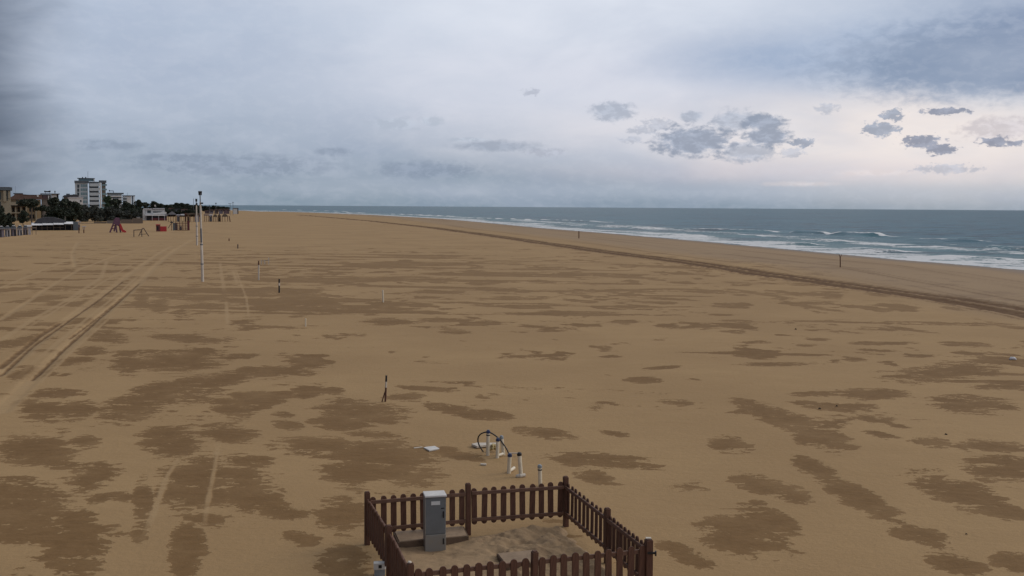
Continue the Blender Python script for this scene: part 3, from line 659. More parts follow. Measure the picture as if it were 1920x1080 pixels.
p = W(1899, 675); mb = MB(); mb.tube([(-.12, 0, .02), (-.05, .03, .07), (.06, 0, .06), (.13, -.02, .02)], [.03, .06, .06, .02], 8)
tag(mb.build('plastic_bag', M_['canvas_white'], None, p, smooth=True), 'scrap of white plastic lying on damp sand at the far right', 'bag')
DEB = [(1774, 816, 2.6, 'dark lump of debris on dry sand above the oval damp patches at far right'), (1537, 767, 2.2, 'left of two small dark lumps on the damp sand right of centre'), (1569, 762, 1.8, 'right of two small dark lumps on the damp sand right of centre'), (1492, 618, 1.8, 'small dark lump on dry sand just before the long dark rut'), (1812, 1002, 1.8, 'small dark lump at the lower right between two damp patches')]
for i, (a, b_, sz, lab) in enumerate(DEB):
    p = W(a, b_); r_ = sz * p.y / F * .8
    mb = MB(); mb.tube([(-r_ * 1.3, 0, 0), (-r_ * .4, r_ * .5, r_), (r_ * .5, 0, r_ * .8), (r_ * 1.3, -r_ * .3, 0)], [r_ * .3, r_ * .8, r_ * .7, r_ * .2], 7)
    tag(mb.build('debris', M_['shade_dark'], None, p), lab, 'debris', 'dark lumps of debris on the sand')

# ------------------------------------------------------------------ light masts
def mast(label, base, top, wb, rich):
    g = Fr('light_mast', label, 'mast', *base, group='tall white light masts on the beach'); k = g.k
    bx_, bz = g.c(*base); tx, tz = g.c(*top); L = tz
    f = lambda t: Vector((bx_ + (tx - bx_) * t, 0, L * t))
    MB().tube([f(-.03), f(.42)], [wb * k / 2, wb * k * .46], 12).build('lower_pole', M_['mast_white'], g.t)
    MB().tube([f(.42), f(.90)], [wb * k * .38, wb * k * .32], 12).build('upper_pole', M_['mast_white'], g.t)
    MB().tube([f(.90), f(1.0)], wb * k * .2, 10).build('spigot', M_['mast_grey'], g.t)
    for a_ in (.42, .2): MB().tube([f(a_ - .006), f(a_ + .006)], wb * k * .56, 12).build('clamp', M_['mast_grey'], g.t)
    if rich:
        for dx_, dy_ in ((-1.3, 0), (1.7, .2)):
            h = MB(); c_ = f(1.0) + Vector((dx_ * k, dy_, 0)); h.box(-1.7 * k, 1.7 * k, -.09, .12, -3.6 * k, 3.4 * k, Matrix.Translation(c_) @ Matrix.Rotation(.06 * dx_, 4, 'Y') @ Matrix.Rotation(.3, 4, 'X'))
            h.build('floodlight', M_['black'], g.t, bevel=.02)
        c_ = f(.885); MB().box(0, 5.2 * k, -.08, .08, -1.2 * k, 1.6 * k, Matrix.Translation(c_)).build('side_lamp', M_['black'], g.t, bevel=.01)
        MB().tube([Vector((-1.7 * k, -.06, 60 * k)), Vector((-1.6 * k, -.06, 68 * k))], 1.6 * k, 8).build('junction', M_['mast_white'], g.t)
        MB().tube([Vector((-1 * k, -.10, 74 * k)), Vector((-1.4 * k, -.10, 100 * k))], 1.5 * k, 8).build('cable_guard', M_['mast_grey'], g.t)
    else:
        c_ = f(.985); MB().box(-1.8 * k, 1.8 * k, -.15, .15, -2.6 * k, 2.6 * k, Matrix.Translation(c_)).build('floodlight', M_['black'], g.t, bevel=.02)
        c_ = f(.90); MB().box(-1.2 * k, 2.2 * k, -.15, .15, -2 * k, 2 * k, Matrix.Translation(c_)).build('side_lamp', M_['black'], g.t, bevel=.02)
mast('nearer and taller white light mast with twin black floodlights on top', (380, 528), (375, 362), 5, True)
mast('farther and shorter white light mast with a single black floodlight, just left of the taller', (369.5, 460), (368, 374), 3.6, False)

# ------------------------------------------------------------------ playground
g = Fr('play_slide', 'purple and red play tower with a bright red slide on the sand', 'slide', 221, 436)
mb = MB(); 
for a, b_ in (((217, 409), (206, 436)), ((219, 409), (214, 434)), ((222, 409), (226, 436)), ((216, 414), (219, 436))): g.ln(MB(), [a, b_], 2.8, random.uniform(-.4, .6)).build('leg', M_['purple_paint'], g.t)
mb = MB(); g.poly(mb, [(213, 412), (218, 407.5), (224, 409), (226, 420), (222, 424), (214, 420)], -.3, .5); mb.build('tower_panel', M_['purple_paint'], g.t)
mb = MB(); g.poly(mb, [(224, 420), (227, 420), (231, 430), (237, 433.5), (236, 436), (229, 435), (225, 428)], -.5, .1); mb.build('chute', M_['red_paint'], g.t)
g.part('step', 'red_dark', [(209, 428, 214, 429.5), (211, 422, 215, 423.5)], -.2, .3)
g = Fr('swing_frame', 'bare wooden swing frame of two posts and an A shaped end', 'swing', 262, 444)
g.ln(MB(), [(250, 431.5), (265, 430.5), (270, 427.5)], 1.5).build('beam', M_['wood_grey'], g.t)
for a, b_, y_ in (((251, 431), (251, 445), 0), ((265.5, 430), (266, 444), .2), ((269, 427.5), (279, 443), .1), ((267.5, 428), (260, 443), .9)): g.ln(MB(), [a, b_], 1.6, y_).build('leg', M_['wood_grey'], g.t)
g.ln(MB(), [(263, 439.5), (276, 438.5)], 1.1, .15).build('crossbar', M_['wood_grey'], g.t)
g = Fr('play_train', 'red wooden play train with a taller dark cab on the sand', 'play train', 302, 434)
g.part('body', 'red_paint', [(298, 424.5, 312.5, 433)], 0, 1.0, True)
g.part('cab', 'red_dark', [(292.5, 422, 300.5, 433.2)], -.02, 1.1, True)
g.part('cab_opening', 'shade_dark', [(294, 424.5, 297, 431)], -.05, -.02)
g.part('trim', 'red_paint', [(291.8, 420.6, 301, 422)], -.1, 1.2)
g = Fr('climbing_frame', 'brown wooden climbing frame with ladders, grey boards and a ramp', 'climbing frame', 336, 432)
g.part('post', 'wood_brown', [(a, 414 + (a % 3), a + 1.4, 432) for a in (321, 329, 336, 342, 347.5, 354)], 0, .15, True)
g.part('cross_rail', 'red_dark', [(329, a, 355, a + 1.2) for a in (418, 421.5, 425, 428.5, 431)], .16, .3)
g.part('board', 'cabinet_grey', [(324, 418, 333, 430), (337, 424, 341, 431)], .32, .45, True)
g.part('end_panel', 'red_dark', [(351, 414, 355.5, 432)], -.1, -.02, True)
g.ln(MB(), [(315, 428), (321.5, 418.5)], 1.2).build('ramp', M_['wood_grey'], g.t)
g.part('roof', 'roof_dark', [(319, 416, 325, 418)], -.3, .6)

# ------------------------------------------------------------------ beach bar, cabins, gate posts
g = Fr('beach_bar', 'beach bar with brown hipped roof, bright white awning strip and dark open front', 'bar', 98, 432)
g.part('interior', 'shade_dark', [(60, 422, 150, 432)], 1.5, 5, True)
g.part('counter', 'wood_grey', [(72, 427, 96, 428.2), (99, 426.4, 120, 427.6)], 1.2, 1.45)
for (xa, ya, xb, yb_) in [(59, 418.8, 80, 422), (80.1, 418.1, 100, 421.4), (100.1, 417.6, 120, 420.7), (120.1, 416.8, 137, 419.4)]:
    (xl, zt), (xr, zb) = g.c(xa, ya), g.c(xb, yb_)
    MB().add([(xl, -.6, zb), (xr, -.6, zb), (xr, .9, zt + .12), (xl, .9, zt + .12), (xl, -.6, zb - .05), (xr, -.6, zb - .05), (xr, .9, zt + .06), (xl, .9, zt + .06)], [(0, 1, 2, 3), (4, 7, 6, 5), (0, 4, 5, 1), (1, 5, 6, 2), (2, 6, 7, 3), (3, 7, 4, 0)]).build('awning', M_['canvas_white'], g.t)
mb = MB(); g.poly(mb, [(64, 418), (70, 411), (82, 407.5), (100, 407.5), (113, 410.5), (124, 415.5), (124, 417)], .3, 4.5); mb.build('roof', M_['roof_dark'], g.t)
for a in (60, 68, 78, 88, 100, 112, 122, 134): g.part('post', 'wood_grey', [(a, 421, a + 1.2, 432)], 0, .12, True)
g.part('chimney', 'stucco_brown', [(121.5, 406, 123.2, 414)], 1, 1.4)
g.part('side_cabin', 'roof_slate', [(137, 416, 147, 424)], .2, 2, True)
for i, (x0, x1) in enumerate(((-6, 8), (9, 19), (20, 31), (32, 42), (43, 52))):
    g = Fr('beach_cabin', ['lilac and white beach cabin cut by the left picture edge', 'white fronted beach cabin, second of the row from the left', 'beach cabin with a wide dark doorway in the middle of the left row', 'pale beach cabin with two narrow dark openings', 'rightmost beach cabin of the left row, beside the bar'][i], 'cabin', (x0 + x1) / 2, 445 - i * 1.1, group='beach cabins in a row at the left')
    yb = 445 - i * 1.1; g.part('wall', 'cabin_lilac' if i % 2 == 0 else 'cabin_white', [(x0, 429.5 - i * .5, x1, yb)], 0, 1.8, True)
    g.part('doorway', 'shade_dark', [(x0 + 1.2, 431.5, x0 + 3.4, yb), (x0 + 6.2, 431.5, x0 + (9 if i != 2 else 10), yb - .5)], -.04, -.01)
    g.part('fascia', 'canvas_grey', [(x0 - .3, 427.8 - i * .4, x1 + .4, 429.6 - i * .5)], -.5, 1.9)
    mb = MB(); 
    for c_ in ((x0 + x1) / 2,): g.poly(mb, [(x0 + .6, 427.6 - i * .4), (x0 + 1.8, 425 - i * .5), (c_, 423.9 - i * .5), (x1 - 2, 425.2 - i * .5), (x1 - .4, 427.6 - i * .4)], -.3, 1.5)
    mb.build('roof', M_['roof_slate'], g.t)
    g.part('roof_trim', 'canvas_white', [(x0 + 3, 423.6 - i * .5, x1 - 3, 424.6 - i * .5)], -.5, -.3)
g = Fr('service_hut', 'small cream hut with a wooden trestle at the right end of the cabin row', 'hut', 55, 440)
g.part('wall', 'cabin_white', [(52.5, 425, 58, 440)], 0, 1.5, True); g.part('roof', 'canvas_white', [(50, 422.6, 59, 424.8)], -.3, 1.8)
g = Fr('trestle', 'dark wooden trestle standing in front of the beach bar', 'trestle', 64, 440)
g.part('leg', 'wood_grey', [(59.5, 428, 60.9, 440)], 0, .2, True); g.part('leg', 'wood_grey', [(66.8, 428, 68.2, 440)], 0, .2, True); g.part('top', 'wood_grey', [(58, 426, 69, 428)], -.1, .3)
for (a, tpp, bt, lab) in ((148, 415.5, 437.5, 'taller of two wooden posts with pale flat caps right of the bar'), (157.2, 424, 437, 'shorter of two wooden posts with pale flat caps right of the bar')):
    g = Fr('shower_post', lab, 'post', a, bt, group='wooden shower posts')
    g.part('shaft', 'wood_brown', [(a - 1.1, (tpp + bt) / 2, a + 1.1, bt)], 0, .22, True); g.part('column', 'cabin_lilac', [(a - 2.0, tpp + 1.2, a - .6, (tpp + bt) / 2), (a + .8, tpp + 1.2, a + 2, (tpp + bt) / 2)], 0, .2); g.part('cap', 'cabin_white', [(a - 3.2, tpp, a + 4, tpp + 1.2)], -.1, .35)
# boardwalk wall along the back of the beach
g = Fr('low_wall', 'long low grey wall running along the back of the beach before the trees', 'wall', 210, 419)
for (a, b_, t_) in ((150, 176, 422.5), (176, 200, 420.5), (200, 226, 418), (226, 248, 416), (248, 268, 413.5)): g.part('wall_segment', 'stucco_brown' if a in (150, 200) else 'wood_grey', [(a, t_ - 4.5, b_ - .2, t_)], 0 + (268 - a) * -.0, .5, True)
g = Fr('red_barrier', 'faded dark red strip of low barrier on the sand behind the slide', 'barrier', 240, 418.5)
g.part('panel', 'red_dark', [(231, 416.4, 252, 418.2)], 0, .3, True); g.part('post', 'wood_brown', [(231, 415.8, 232, 418.6), (251, 415.8, 252, 418.6)], -.1, -.01, True)
g = Fr('white_kiosk', 'tiny white kiosk at the end of the grey wall', 'kiosk', 259, 415)
g.part('wall', 'stucco_white', [(256, 407.5, 262.5, 414.5)], 0, 2, True); g.part('roof', 'roof_slate', [(255.5, 406.4, 263, 407.6)], -.2, 2.2); g.part('hatch', 'shade_dark', [(258, 409.5, 260.5, 412)], -.05, -.01)
# two-storey beach house
g = Fr('beach_house', 'white two storey beach house with balcony and long pale canopy', 'house', 290, 413.5)
g.part('upper_floor', 'stucco_white', [(272.5, 393, 309, 402.5)], 1, 8)
g.part('ground_floor', 'roof_dark', [(272.5, 402.5, 313, 413.5)], 1, 8, True)
g.part('window', 'glass_dark', [(276, 394.6, 283, 399.4)], .93, .98); g.part('window', 'glass_dark', [(287, 396.5, 303, 398.6)], .93, .98)
g.part('roof', 'cabin_white', [(271, 391, 285, 393), (286, 390.6, 309, 392.6)], .4, 8.5)
mb = MB(); g.poly(mb, [(286, 399.8), (303, 397.6), (311, 397.4), (313, 399.4), (311, 401.2), (287, 401.8)], -.4, .4); mb.build('balcony', M_['stucco_white'], g.t)
g.part('canopy', 'canvas_white', [(272.5, 402.4, 309, 404.4)], -1.2, .9)
g.part('side_roof', 'canvas_grey', [(308, 401.5, 314, 405)], -.5, 4); g.part('railing', 'red_dark', [(283, 408.6, 312, 413)], -.9, -.8, True)
for a in (273.2, 285, 297, 308): g.part('post', 'cabin_white', [(a, 404.4, a + 1.1, 413.5)], -1.1, -.9, True)
mb = MB(); g.poly(mb, [(267.5, 413), (267.5, 393), (269, 390.8), (271.3, 390.8), (272.3, 393), (272.3, 413)], .8, 4); mb.build('round_tower', M_['stucco_white'], g.t)
g = Fr('billboard', 'small white billboard rising over the trees behind the beach house', 'billboard', 295, Y=620)
g.part('panel', 'stucco_white', [(289.5, 384, 299.5, 387.2)], 0, .5); g.part('post', 'mast_grey', [(291.5, 387.2, 292.2, 398), (297, 387.2, 297.7, 398)], .1, .4, True)

# gazebos and huts in the far row
def hut(label, x0, x1, yr, yb, roofm, wallm, kind, Y=None):
    g = Fr('beach_hut', label, 'hut', (x0 + x1) / 2, yb, Y, 'small huts and gazebos along the far beach'); w_ = x1 - x0; c_ = (x0 + x1) / 2; hh_ = yb - yr; ye = yr + hh_ * .3
    mb = MB()
    if kind == 'peak': g.poly(mb, [(x0 - .6, ye), (x0 + w_ * .2, yr + hh_ * .14), (c_, yr), (x1 - w_ * .2, yr + hh_ * .14), (x1 + .6, ye)], -.4, 2.6)
    elif kind == 'dome': g.poly(mb, [(x0 - .3, ye + .8), (x0 + w_ * .12, yr + hh_ * .1), (x0 + w_ * .35, yr), (x1 - w_ * .35, yr), (x1 - w_ * .12, yr + hh_ * .1), (x1 + .3, ye + .8)], -.4, 2.6)
    else: g.pb(mb, x0 - .5, yr, x1 + .5, yr + hh_ * .16, -.4, 2.6); ye = yr + hh_ * .17
    mb.build('roof', M_[roofm], g.t)
    if wallm: g.part('wall', wallm, [(x0 + w_ * .1, ye, x1 - w_ * .1, yb)], .3, 2.3, True); g.part('door', 'shade_dark', [(c_ - .9, ye + hh_ * .2, c_ + .9, yb)], .22, .28, True)
    n_ = max(2, int(w_ / 4) + 1)
    for i in range(n_): a = x0 + (w_ - 1.2) * i / (n_ - 1); g.part('post', 'wood_brown' if roofm != 'canvas_white' else 'wood_grey', [(a, ye, a + 1.2, yb)], 0, .2, True)
hut('wide grey peaked gazebo nearest the beach house', 315, 330, 396.5, 416, 'canvas_grey', None, 'peak')
hut('pale grey flat roofed cabin right of the peaked gazebo', 331, 337.5, 402, 415.5, 'cabin_white', 'cabin_white', 'flat')
hut('open hut with a white flat roof left of the tall brown hut', 339, 345.5, 401.5, 415.5, 'canvas_white', None, 'flat')
hut('tall narrow brown hut before the pair of tan ones', 346.5, 349.5, 399.5, 416, 'wood_brown', 'red_dark', 'flat')
hut('tan plank hut with dark door left of the masts', 350.5, 356, 400, 417, 'thatch', 'wood_tan', 'flat')
hut('open brown pergola hut just left of the masts', 357, 363, 399.5, 416, 'thatch', None, 'flat')
hut('second open pergola hut, partly behind the masts', 364.5, 374, 400, 416, 'thatch', 'cabin_white', 'flat')
hut('open gazebo with dull pink roof right of the masts', 382.5, 391, 402, 415.5, 'stucco_pink', None, 'flat')
hut('pale boxy cabin between the pink gazebo and first domed gazebo', 392, 398, 402, 415.5, 'cabin_white', 'cabin_white', 'flat')
hut('first domed gazebo with open arched front', 399.5, 407.5, 402, 415.5, 'thatch', None, 'dome')
hut('cream hut with small dark cap between the two domed gazebos', 408.5, 414, 400.5, 415.5, 'thatch', 'wood_tan', 'peak')
hut('broad domed thatched gazebo at the right end of the hut row', 416, 427.5, 401.5, 415.5, 'thatch', None, 'dome')
g = Fr('leaning_post', 'dark leaning post at the right end of the hut row', 'post', 430, 415.5); g.ln(MB(), [(429.5, 404.5), (431.5, 416)], 1.6).build('shaft', M_['wood_brown'], g.t); g.part('foot', 'wood_grey', [(430.4, 414.3, 432.8, 416)], -.1, .3)
for (a, b_, t_, m_, lab) in ((316, 325, 390, 'stucco_pink', 'low dull pink house among the trees behind the beach house'), (326, 338, 391.5, 'roof_slate', 'grey flat house behind the pale grey cabin'), (340, 352, 392, 'cabin_lilac', 'lilac house behind the open white roofed hut'),
                             (354, 366, 393.5, 'stucco_brown', 'brown house behind the pergola huts'), (384, 392, 394.5, 'stucco_pink', 'dull pink kiosk behind the pink roofed gazebo'), (393, 400, 393, 'cabin_lilac', 'lilac kiosk far beyond the pale boxy cabin'),
                             (402, 409, 392.3, 'roof_tile', 'reddish kiosk far beyond the first domed gazebo'), (410, 418, 391.8, 'cabin_lilac', 'violet kiosk far beyond the cream hut'), (419, 430, 391.6, 'stucco_pink', 'pale pink kiosk far beyond the broad domed gazebo')):
    g = Fr('kiosk', lab, 'kiosk', (a + b_) / 2, Y=520 if a < 380 else 640, group='small low buildings beyond the hut row')
    yb = 400 if a < 380 else 398
    g.part('wall', m_, [(a, t_ + 1, b_, yb)], 0, 5, True); g.part('roof', 'roof_tile' if m_ != 'roof_slate' else 'roof_dark', [(a - .4, t_, b_ + .4, t_ + 1.1)], -.5, 5.5); g.part('window', 'shade_dark', [(a + 1.5, t_ + 2.2, a + 3, t_ + 4), (b_ - 3.4, t_ + 2.2, b_ - 1.6, t_ + 4)], -.12, -.02)
g = Fr('lifeguard_cabin', 'white cabin with dark doorway at the far tip of the beach', 'cabin', 441, Y=640)
g.part('wall', 'stucco_white', [(436.5, 391, 445, 396.5)], 0, 4, True); g.part('doorway', 'shade_dark', [(445.1, 391, 447, 396.5)], .1, 4, True); g.part('roof', 'roof_slate', [(436, 389.8, 447.5, 391)], -.4, 4.4)
for (a, t_, kind, lab) in ((404.8, 381, 1, 'distant lamp post with a round head, left of three beyond the huts'), (431.5, 381.5, 2, 'distant lamp post with twin arms beyond the huts'), (436.8, 379.5, 3, 'distant tall lamp post by the white cabin'), (362.8, 373, 0, 'thin bare flagpole just left of the farther mast'), (392.5, 384.5, 0, 'short thin pole beyond the huts right of the masts')):
    g = Fr('lamp_post' if kind else 'flagpole', lab, 'lamp post' if kind else 'pole', a, Y=520)
    mb = MB(); g.ln(mb, [(a, t_), (a, 404)], .7).build('pole', M_['mast_grey'], g.t)
    if kind == 1: g.part('lamp_head', 'mast_grey', [(a - 1.4, t_ - .6, a + 1.4, t_ + 1.2)], -.3, .3)
    elif kind == 2: g.part('lamp_arm', 'mast_grey', [(a - 3.4, t_, a - .4, t_ + .8), (a + .4, t_, a + 2.4, t_ + .8)], -.2, .2)
    elif kind == 3: g.part('lamp_head', 'mast_grey', [(a - .9, t_ - .8, a + .9, t_ + 1.4)], -.3, .3)
    else: g.part('finial', 'mast_grey', [(a - .5, t_ - .6, a + .5, t_)], -.1, .1)

# ------------------------------------------------------------------ buildings
g = Fr('hotel_tower', 'tall pale hotel tower with curved white balconies and a rooftop antenna', 'tower', 170, Y=700)
g.part('wall', 'stucco_pale', [(140.3, 343, 166, 405)], 0, 12, True)
g.part('stair_wall', 'stucco_white', [(165, 343, 166.8, 405)], -.6, 0, True)
g.part('balcony_wall', 'glass_dark', [(166.8, 343, 186.5, 405)], .8, 12, True)
g.part('corner_column', 'stucco_white', [(186.3, 342.5, 190.6, 405)], -.8, 10, True)
g.part('rear_wing', 'stucco_brown', [(190.6, 342, 199.5, 405)], 3, 14, True)
for i in range(7):
    y_ = 344 + i * 8.6; mb = MB(); g.poly(mb, [(167.6, y_), (186.4, y_), (186.4, y_ + 3.2), (185.2, y_ + 5.0), (182, y_ + 5.6), (170, y_ + 5.6), (168.2, y_ + 5.0), (167.6, y_ + 3.2)], -1.4, -.1); mb.build('balcony', M_['stucco_pale'], g.t)
    g.part('rear_balcony', 'glass_teal', [(191.5, y_ + 1, 200.6, y_ + 4.2)], 2.2, 2.9)
g.part('cornice', 'roof_slate', [(139.4, 338.6, 166.8, 343.2)], -.7, 12.5); g.part('cornice', 'roof_slate', [(166.9, 340.6, 187, 342.6)], -1.2, 12.5)
g.part('penthouse', 'glass_teal', [(147, 335, 176, 339.5)], 2, 9); g.part('roof', 'roof_slate', [(144.5, 333.4, 178, 335)], 1, 10); g.part('roof_post', 'stucco_white', [(175.6, 335, 177.6, 340.4)], 1, 2)
g.part('rear_penthouse', 'roof_slate', [(185.5, 338, 199.6, 342.4)], 1.2, 12)
for x0, x1 in ((144.8, 148.6),): 
    for i in range(5): g.part('window', 'glass_dark', [(x0, 346 + i * 7.5, x1, 352 + i * 7.5)], -.14, -.03)
for i in range(6):
    for j in range(3): g.part('window', 'glass_teal', [(151.5 + j * 4.2, 345.6 + i * 7.6, 155 + j * 4.2, 350.6 + i * 7.6)], -.14, -.03)
mb = MB(); g.ln(mb, [(164.8, 334), (164.8, 321)], .5, 4); mb.build('antenna', M_['mast_grey'], g.t)
g.part('rooftop_unit', 'roof_dark', [(153.6, 331.6, 155.8, 333.4), (159.4, 331.6, 161.8, 333.4)], 3, 5)
g = Fr('apartment_block', 'white flat roofed block with a bent rooftop pipe right of the hotel tower', 'building', 215, Y=720, group='pale blocks beside the hotel tower')
g.part('wall', 'stucco_pale', [(201, 363.5, 229, 405)], 0, 12, True); g.part('roof', 'roof_slate', [(200.5, 361.2, 232, 364.2)], -.9, 12.5)
mb = MB(); g.ln(mb, [(205, 357.8), (212.6, 357.8), (212.6, 361.3)], 1.0, 3); g.ln(mb, [(205, 356.2), (205, 359)], 1.6, 3); mb.build('roof_pipe', M_['roof_dark'], g.t)
for i in range(3): g.part('balcony', 'stucco_white', [(203 + i * 2, 367 + i * 5, 228, 369.4 + i * 5)], -1.2, -.05); g.part('window', 'glass_dark', [(204 + i * 2, 369.6 + i * 5, 227, 371.6 + i * 5)], -.12, -.02)
g = Fr('apartment_block', 'lower white block with stacked corner balconies and dark side', 'building', 242, Y=740, group='pale blocks beside the hotel tower')
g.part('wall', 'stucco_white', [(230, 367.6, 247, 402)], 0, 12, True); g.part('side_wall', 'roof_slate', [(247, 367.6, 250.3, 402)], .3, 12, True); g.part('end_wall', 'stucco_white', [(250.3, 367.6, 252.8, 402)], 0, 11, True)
g.part('roof', 'roof_dark', [(229, 366.2, 253.4, 367.8)], -.6, 12.6); g.part('antenna', 'mast_grey', [(238.6, 361.5, 239.1, 366.2)], 4, 4.2)
for i in range(4): g.part('balcony', 'stucco_pale', [(226.5, 369.5 + i * 4.6, 238, 371.8 + i * 4.6)], -1.3, -.05); g.part('window', 'glass_dark', [(230.5, 372 + i * 4.6, 238, 373.8 + i * 4.6)], -.12, -.02); g.part('side_window', 'glass_dark', [(247.8, 370 + i * 5, 249.6, 372.4 + i * 5)], .2, .28)
g = Fr('white_villa', 'windowless white villa wall with sloping end in front of the tower foot', 'house', 140, Y=560)
g.part('wall', 'stucco_white', [(127, 370.6, 156, 392)], 0, 8, True); mb = MB(); g.poly(mb, [(125.5, 371), (130, 369.6), (157, 369.2), (157, 371)], -.4, 8.4); mb.build('roof', M_['cabin_white'], g.t); g.part('window', 'glass_dark', [(150, 375, 153, 379)], -.1, -.02)
g = Fr('dark_roofed_house', 'dark roofed house with stepped chimneys behind the white villa', 'house', 131, Y=600)
g.part('wall', 'stucco_brown', [(119, 367, 148, 390)], 0, 8, True); mb = MB(); g.poly(mb, [(116, 370), (120, 366), (143, 364.4), (148, 369), (148, 370)], -.6, 9); mb.build('roof', M_['roof_dark'], g.t); g.part('chimney', 'roof_slate', [(124, 363, 131, 366.5), (137, 364, 140, 367)], 2, 4)
# brown hotel with sign
g = Fr('seaside_hotel', 'ochre hotel with long brown tiled roof and a dark rooftop sign', 'hotel', 60, Y=340)
g.part('wall', 'stucco_ochre', [(6, 374, 78, 430)], 0, 10, True)
mb = MB(); g.poly(mb, [(12, 374), (26, 366.5), (28, 363), (64, 366), (78, 364.5), (80, 373), (78, 374)], -.8, 9); mb.build('roof', M_['roof_tile'], g.t)
g.part('ridge', 'roof_dark', [(25, 362, 43, 364), (43, 365, 76, 366)], -.9, 6)
g.part('terrace', 'stucco_cream', [(8, 379, 50, 385)], -2.2, -.01); g.part('terrace_rail', 'stucco_cream', [(18, 398, 46, 400)], -1.6, -.01); g.part('terrace_shade', 'shade_dark', [(8, 385, 50, 387)], -2.0, -.02)
for a in (19, 28, 38, 48, 66): g.part('pilaster', 'stucco_cream', [(a, 387.2, a + 4, 428)], -1.2, -.02, True)
for a in (23.5, 33.5, 43.5, 55, 61):
    for b_ in (389, 402): g.part('window', 'shade_dark', [(a, b_, a + 3.4, b_ + 8)], -.12, -.02)
for a in (30.5, 44): g.part('window', 'glass_dark', [(a, 375.6, a + 3, 379)], -.12, -.02)
g.part('side_wing', 'stucco_brown', [(78, 365, 97, 410)], .5, 9, True); g.part('tower_block', 'stucco_white', [(97, 364.6, 107, 385)], .3, 8); g.part('tower_shaft', 'stucco_brown', [(97.2, 385, 107, 420)], .5, 8, True)
g.part('parapet', 'roof_dark', [(76, 362.6, 112, 364.6)], -.6, 9); g.part('tower_window', 'shade_dark', [(107, 364.6, 110, 374)], .6, 6)
g.part('panel', 'stucco_white', [(90, 367, 92, 374), (69, 365.4, 72.6, 369)], -1.1, .45)
g.part('shop_front', 'stucco_pink', [(80, 366, 89.4, 373)], .3, .48)
mb = MB(); g.poly(mb, [(83, 360.5), (83, 357.6), (84.8, 357.2), (86, 358.6), (87.6, 357.9), (89.5, 358.4), (91.5, 357.8), (93, 357.2), (95, 357.5), (95, 360.5)], 1, 1.3); sg = mb.build('sign', M_['black'], g.t)
g.part('sign_post', 'roof_dark', [(85, 360.5, 85.6, 362.7), (92.5, 360.5, 93.1, 362.7)], 1.05, 1.25, parent=sg)
g.part('vent', 'roof_dark', [(102.4, 357.5, 103.8, 362.6), (101.8, 358.8, 104.6, 360.2)], 1, 1.4)
g = Fr('corner_building', 'grey and cream flat roofed building cut by the left picture edge', 'building', 5, Y=300)
g.part('wall', 'stucco_cream', [(-40, 357, 22, 430)], 0, 10, True); g.part('roof', 'roof_slate', [(-41, 350.5, 23, 357)], -1, 10.5); g.part('roof_edge', 'cabin_white', [(-41, 350, 20, 351)], -1.1, 10)
g.part('pier', 'stucco_cream', [(6, 357.5, 12, 378)], -.9, -.02); g.part('pier', 'stucco_cream', [(15, 358, 19, 372)], -.6, -.02); g.part('window', 'glass_dark', [(12.4, 358, 14.6, 376)], -.14, -.02); g.part('window', 'glass_dark', [(-8, 360, 2, 374)], -.14, -.02); g.part('window', 'glass_dark', [(-8, 378, 2, 392)], -.14, -.02)
g.part('rooftop_mast', 'mast_grey', [(29.3, 348, 29.8, 372)], 4, 4.2)

# ------------------------------------------------------------------ trees
def crown_mb(seed, kind, nleaf):
    r = random.Random(seed); m = MB(); lobes = []
    if kind == 'pine':
        for i in range(11): a = r.uniform(0, 6.28); q = r.uniform(0, .34) ** 1; lobes.append((Vector((math.cos(a) * q * 1.1, math.sin(a) * q * 1.1, .80 + r.uniform(-.05, .09))), r.uniform(.13, .2), .55))
    elif kind == 'shrub':
        for i in range(13): a = r.uniform(0, 6.28); q = r.uniform(0, .36); lobes.append((Vector((math.cos(a) * q, math.sin(a) * q, r.uniform(.06, .82))), r.uniform(.12, .22), 1.0))
    else:
        for i in range(17): a = r.uniform(0, 6.28); zz_ = r.uniform(.22, .88); q = r.uniform(0, .34) * (1.1 - abs(zz_ - .58) * 1.6); lobes.append((Vector((math.cos(a) * q, math.sin(a) * q, zz_)), r.uniform(.11, .2), .85))
    for i in range(nleaf):
        c_, R_, fl = r.choice(lobes); d = Vector((r.gauss(0, 1), r.gauss(0, 1), r.gauss(0, 1))).normalized(); p = c_ + Vector((d.x, d.y, d.z * fl)) * R_ * r.uniform(.55, 1.08)
        s_ = r.uniform(.02, .055); a = Vector((r.gauss(0, 1), r.gauss(0, 1), r.gauss(0, 1))).normalized() * s_; b_ = a.cross(Vector((r.gauss(0, 1), r.gauss(0, 1), r.gauss(0, 1)))).normalized() * s_ * .8
        m.add([p - a, p - b_ * .8, p + a, p + b_], [(0, 1, 2, 3)])
    return m
def trunk_mb(seed, kind):
    r = random.Random(seed + 50); m = MB(); top = .74 if kind == 'pine' else .55; bx_ = r.uniform(-.05, .05)
    m.tube([(0, 0, -.02), (bx_ * .5, 0, top * .5), (bx_, 0, top)], [.030, .022, .014], 8)
    for i in range(5): a = r.uniform(0, 6.28); m.tube([(bx_, 0, top * r.uniform(.7, .98)), (bx_ + math.cos(a) * .14, math.sin(a) * .14, top + .06), (bx_ + math.cos(a) * .26, math.sin(a) * .26, top + r.uniform(.08, .16))], [.012, .009, .005], 6)
    return m
TREE = {}
def tree_proto(kind, v, m):
    key = (kind, v, m)
    if key not in TREE:
        c_ = crown_mb(v * 7 + 3, kind, 3800 if kind != 'pine' else 2400); t_ = trunk_mb(v, kind)
        o1 = c_.build('crown', M_[m]); o2 = t_.build('trunk', M_['bark']); TREE[key] = (o1.data, o2.data); bpy.data.objects.remove(o1); bpy.data.objects.remove(o2)
    return TREE[key]
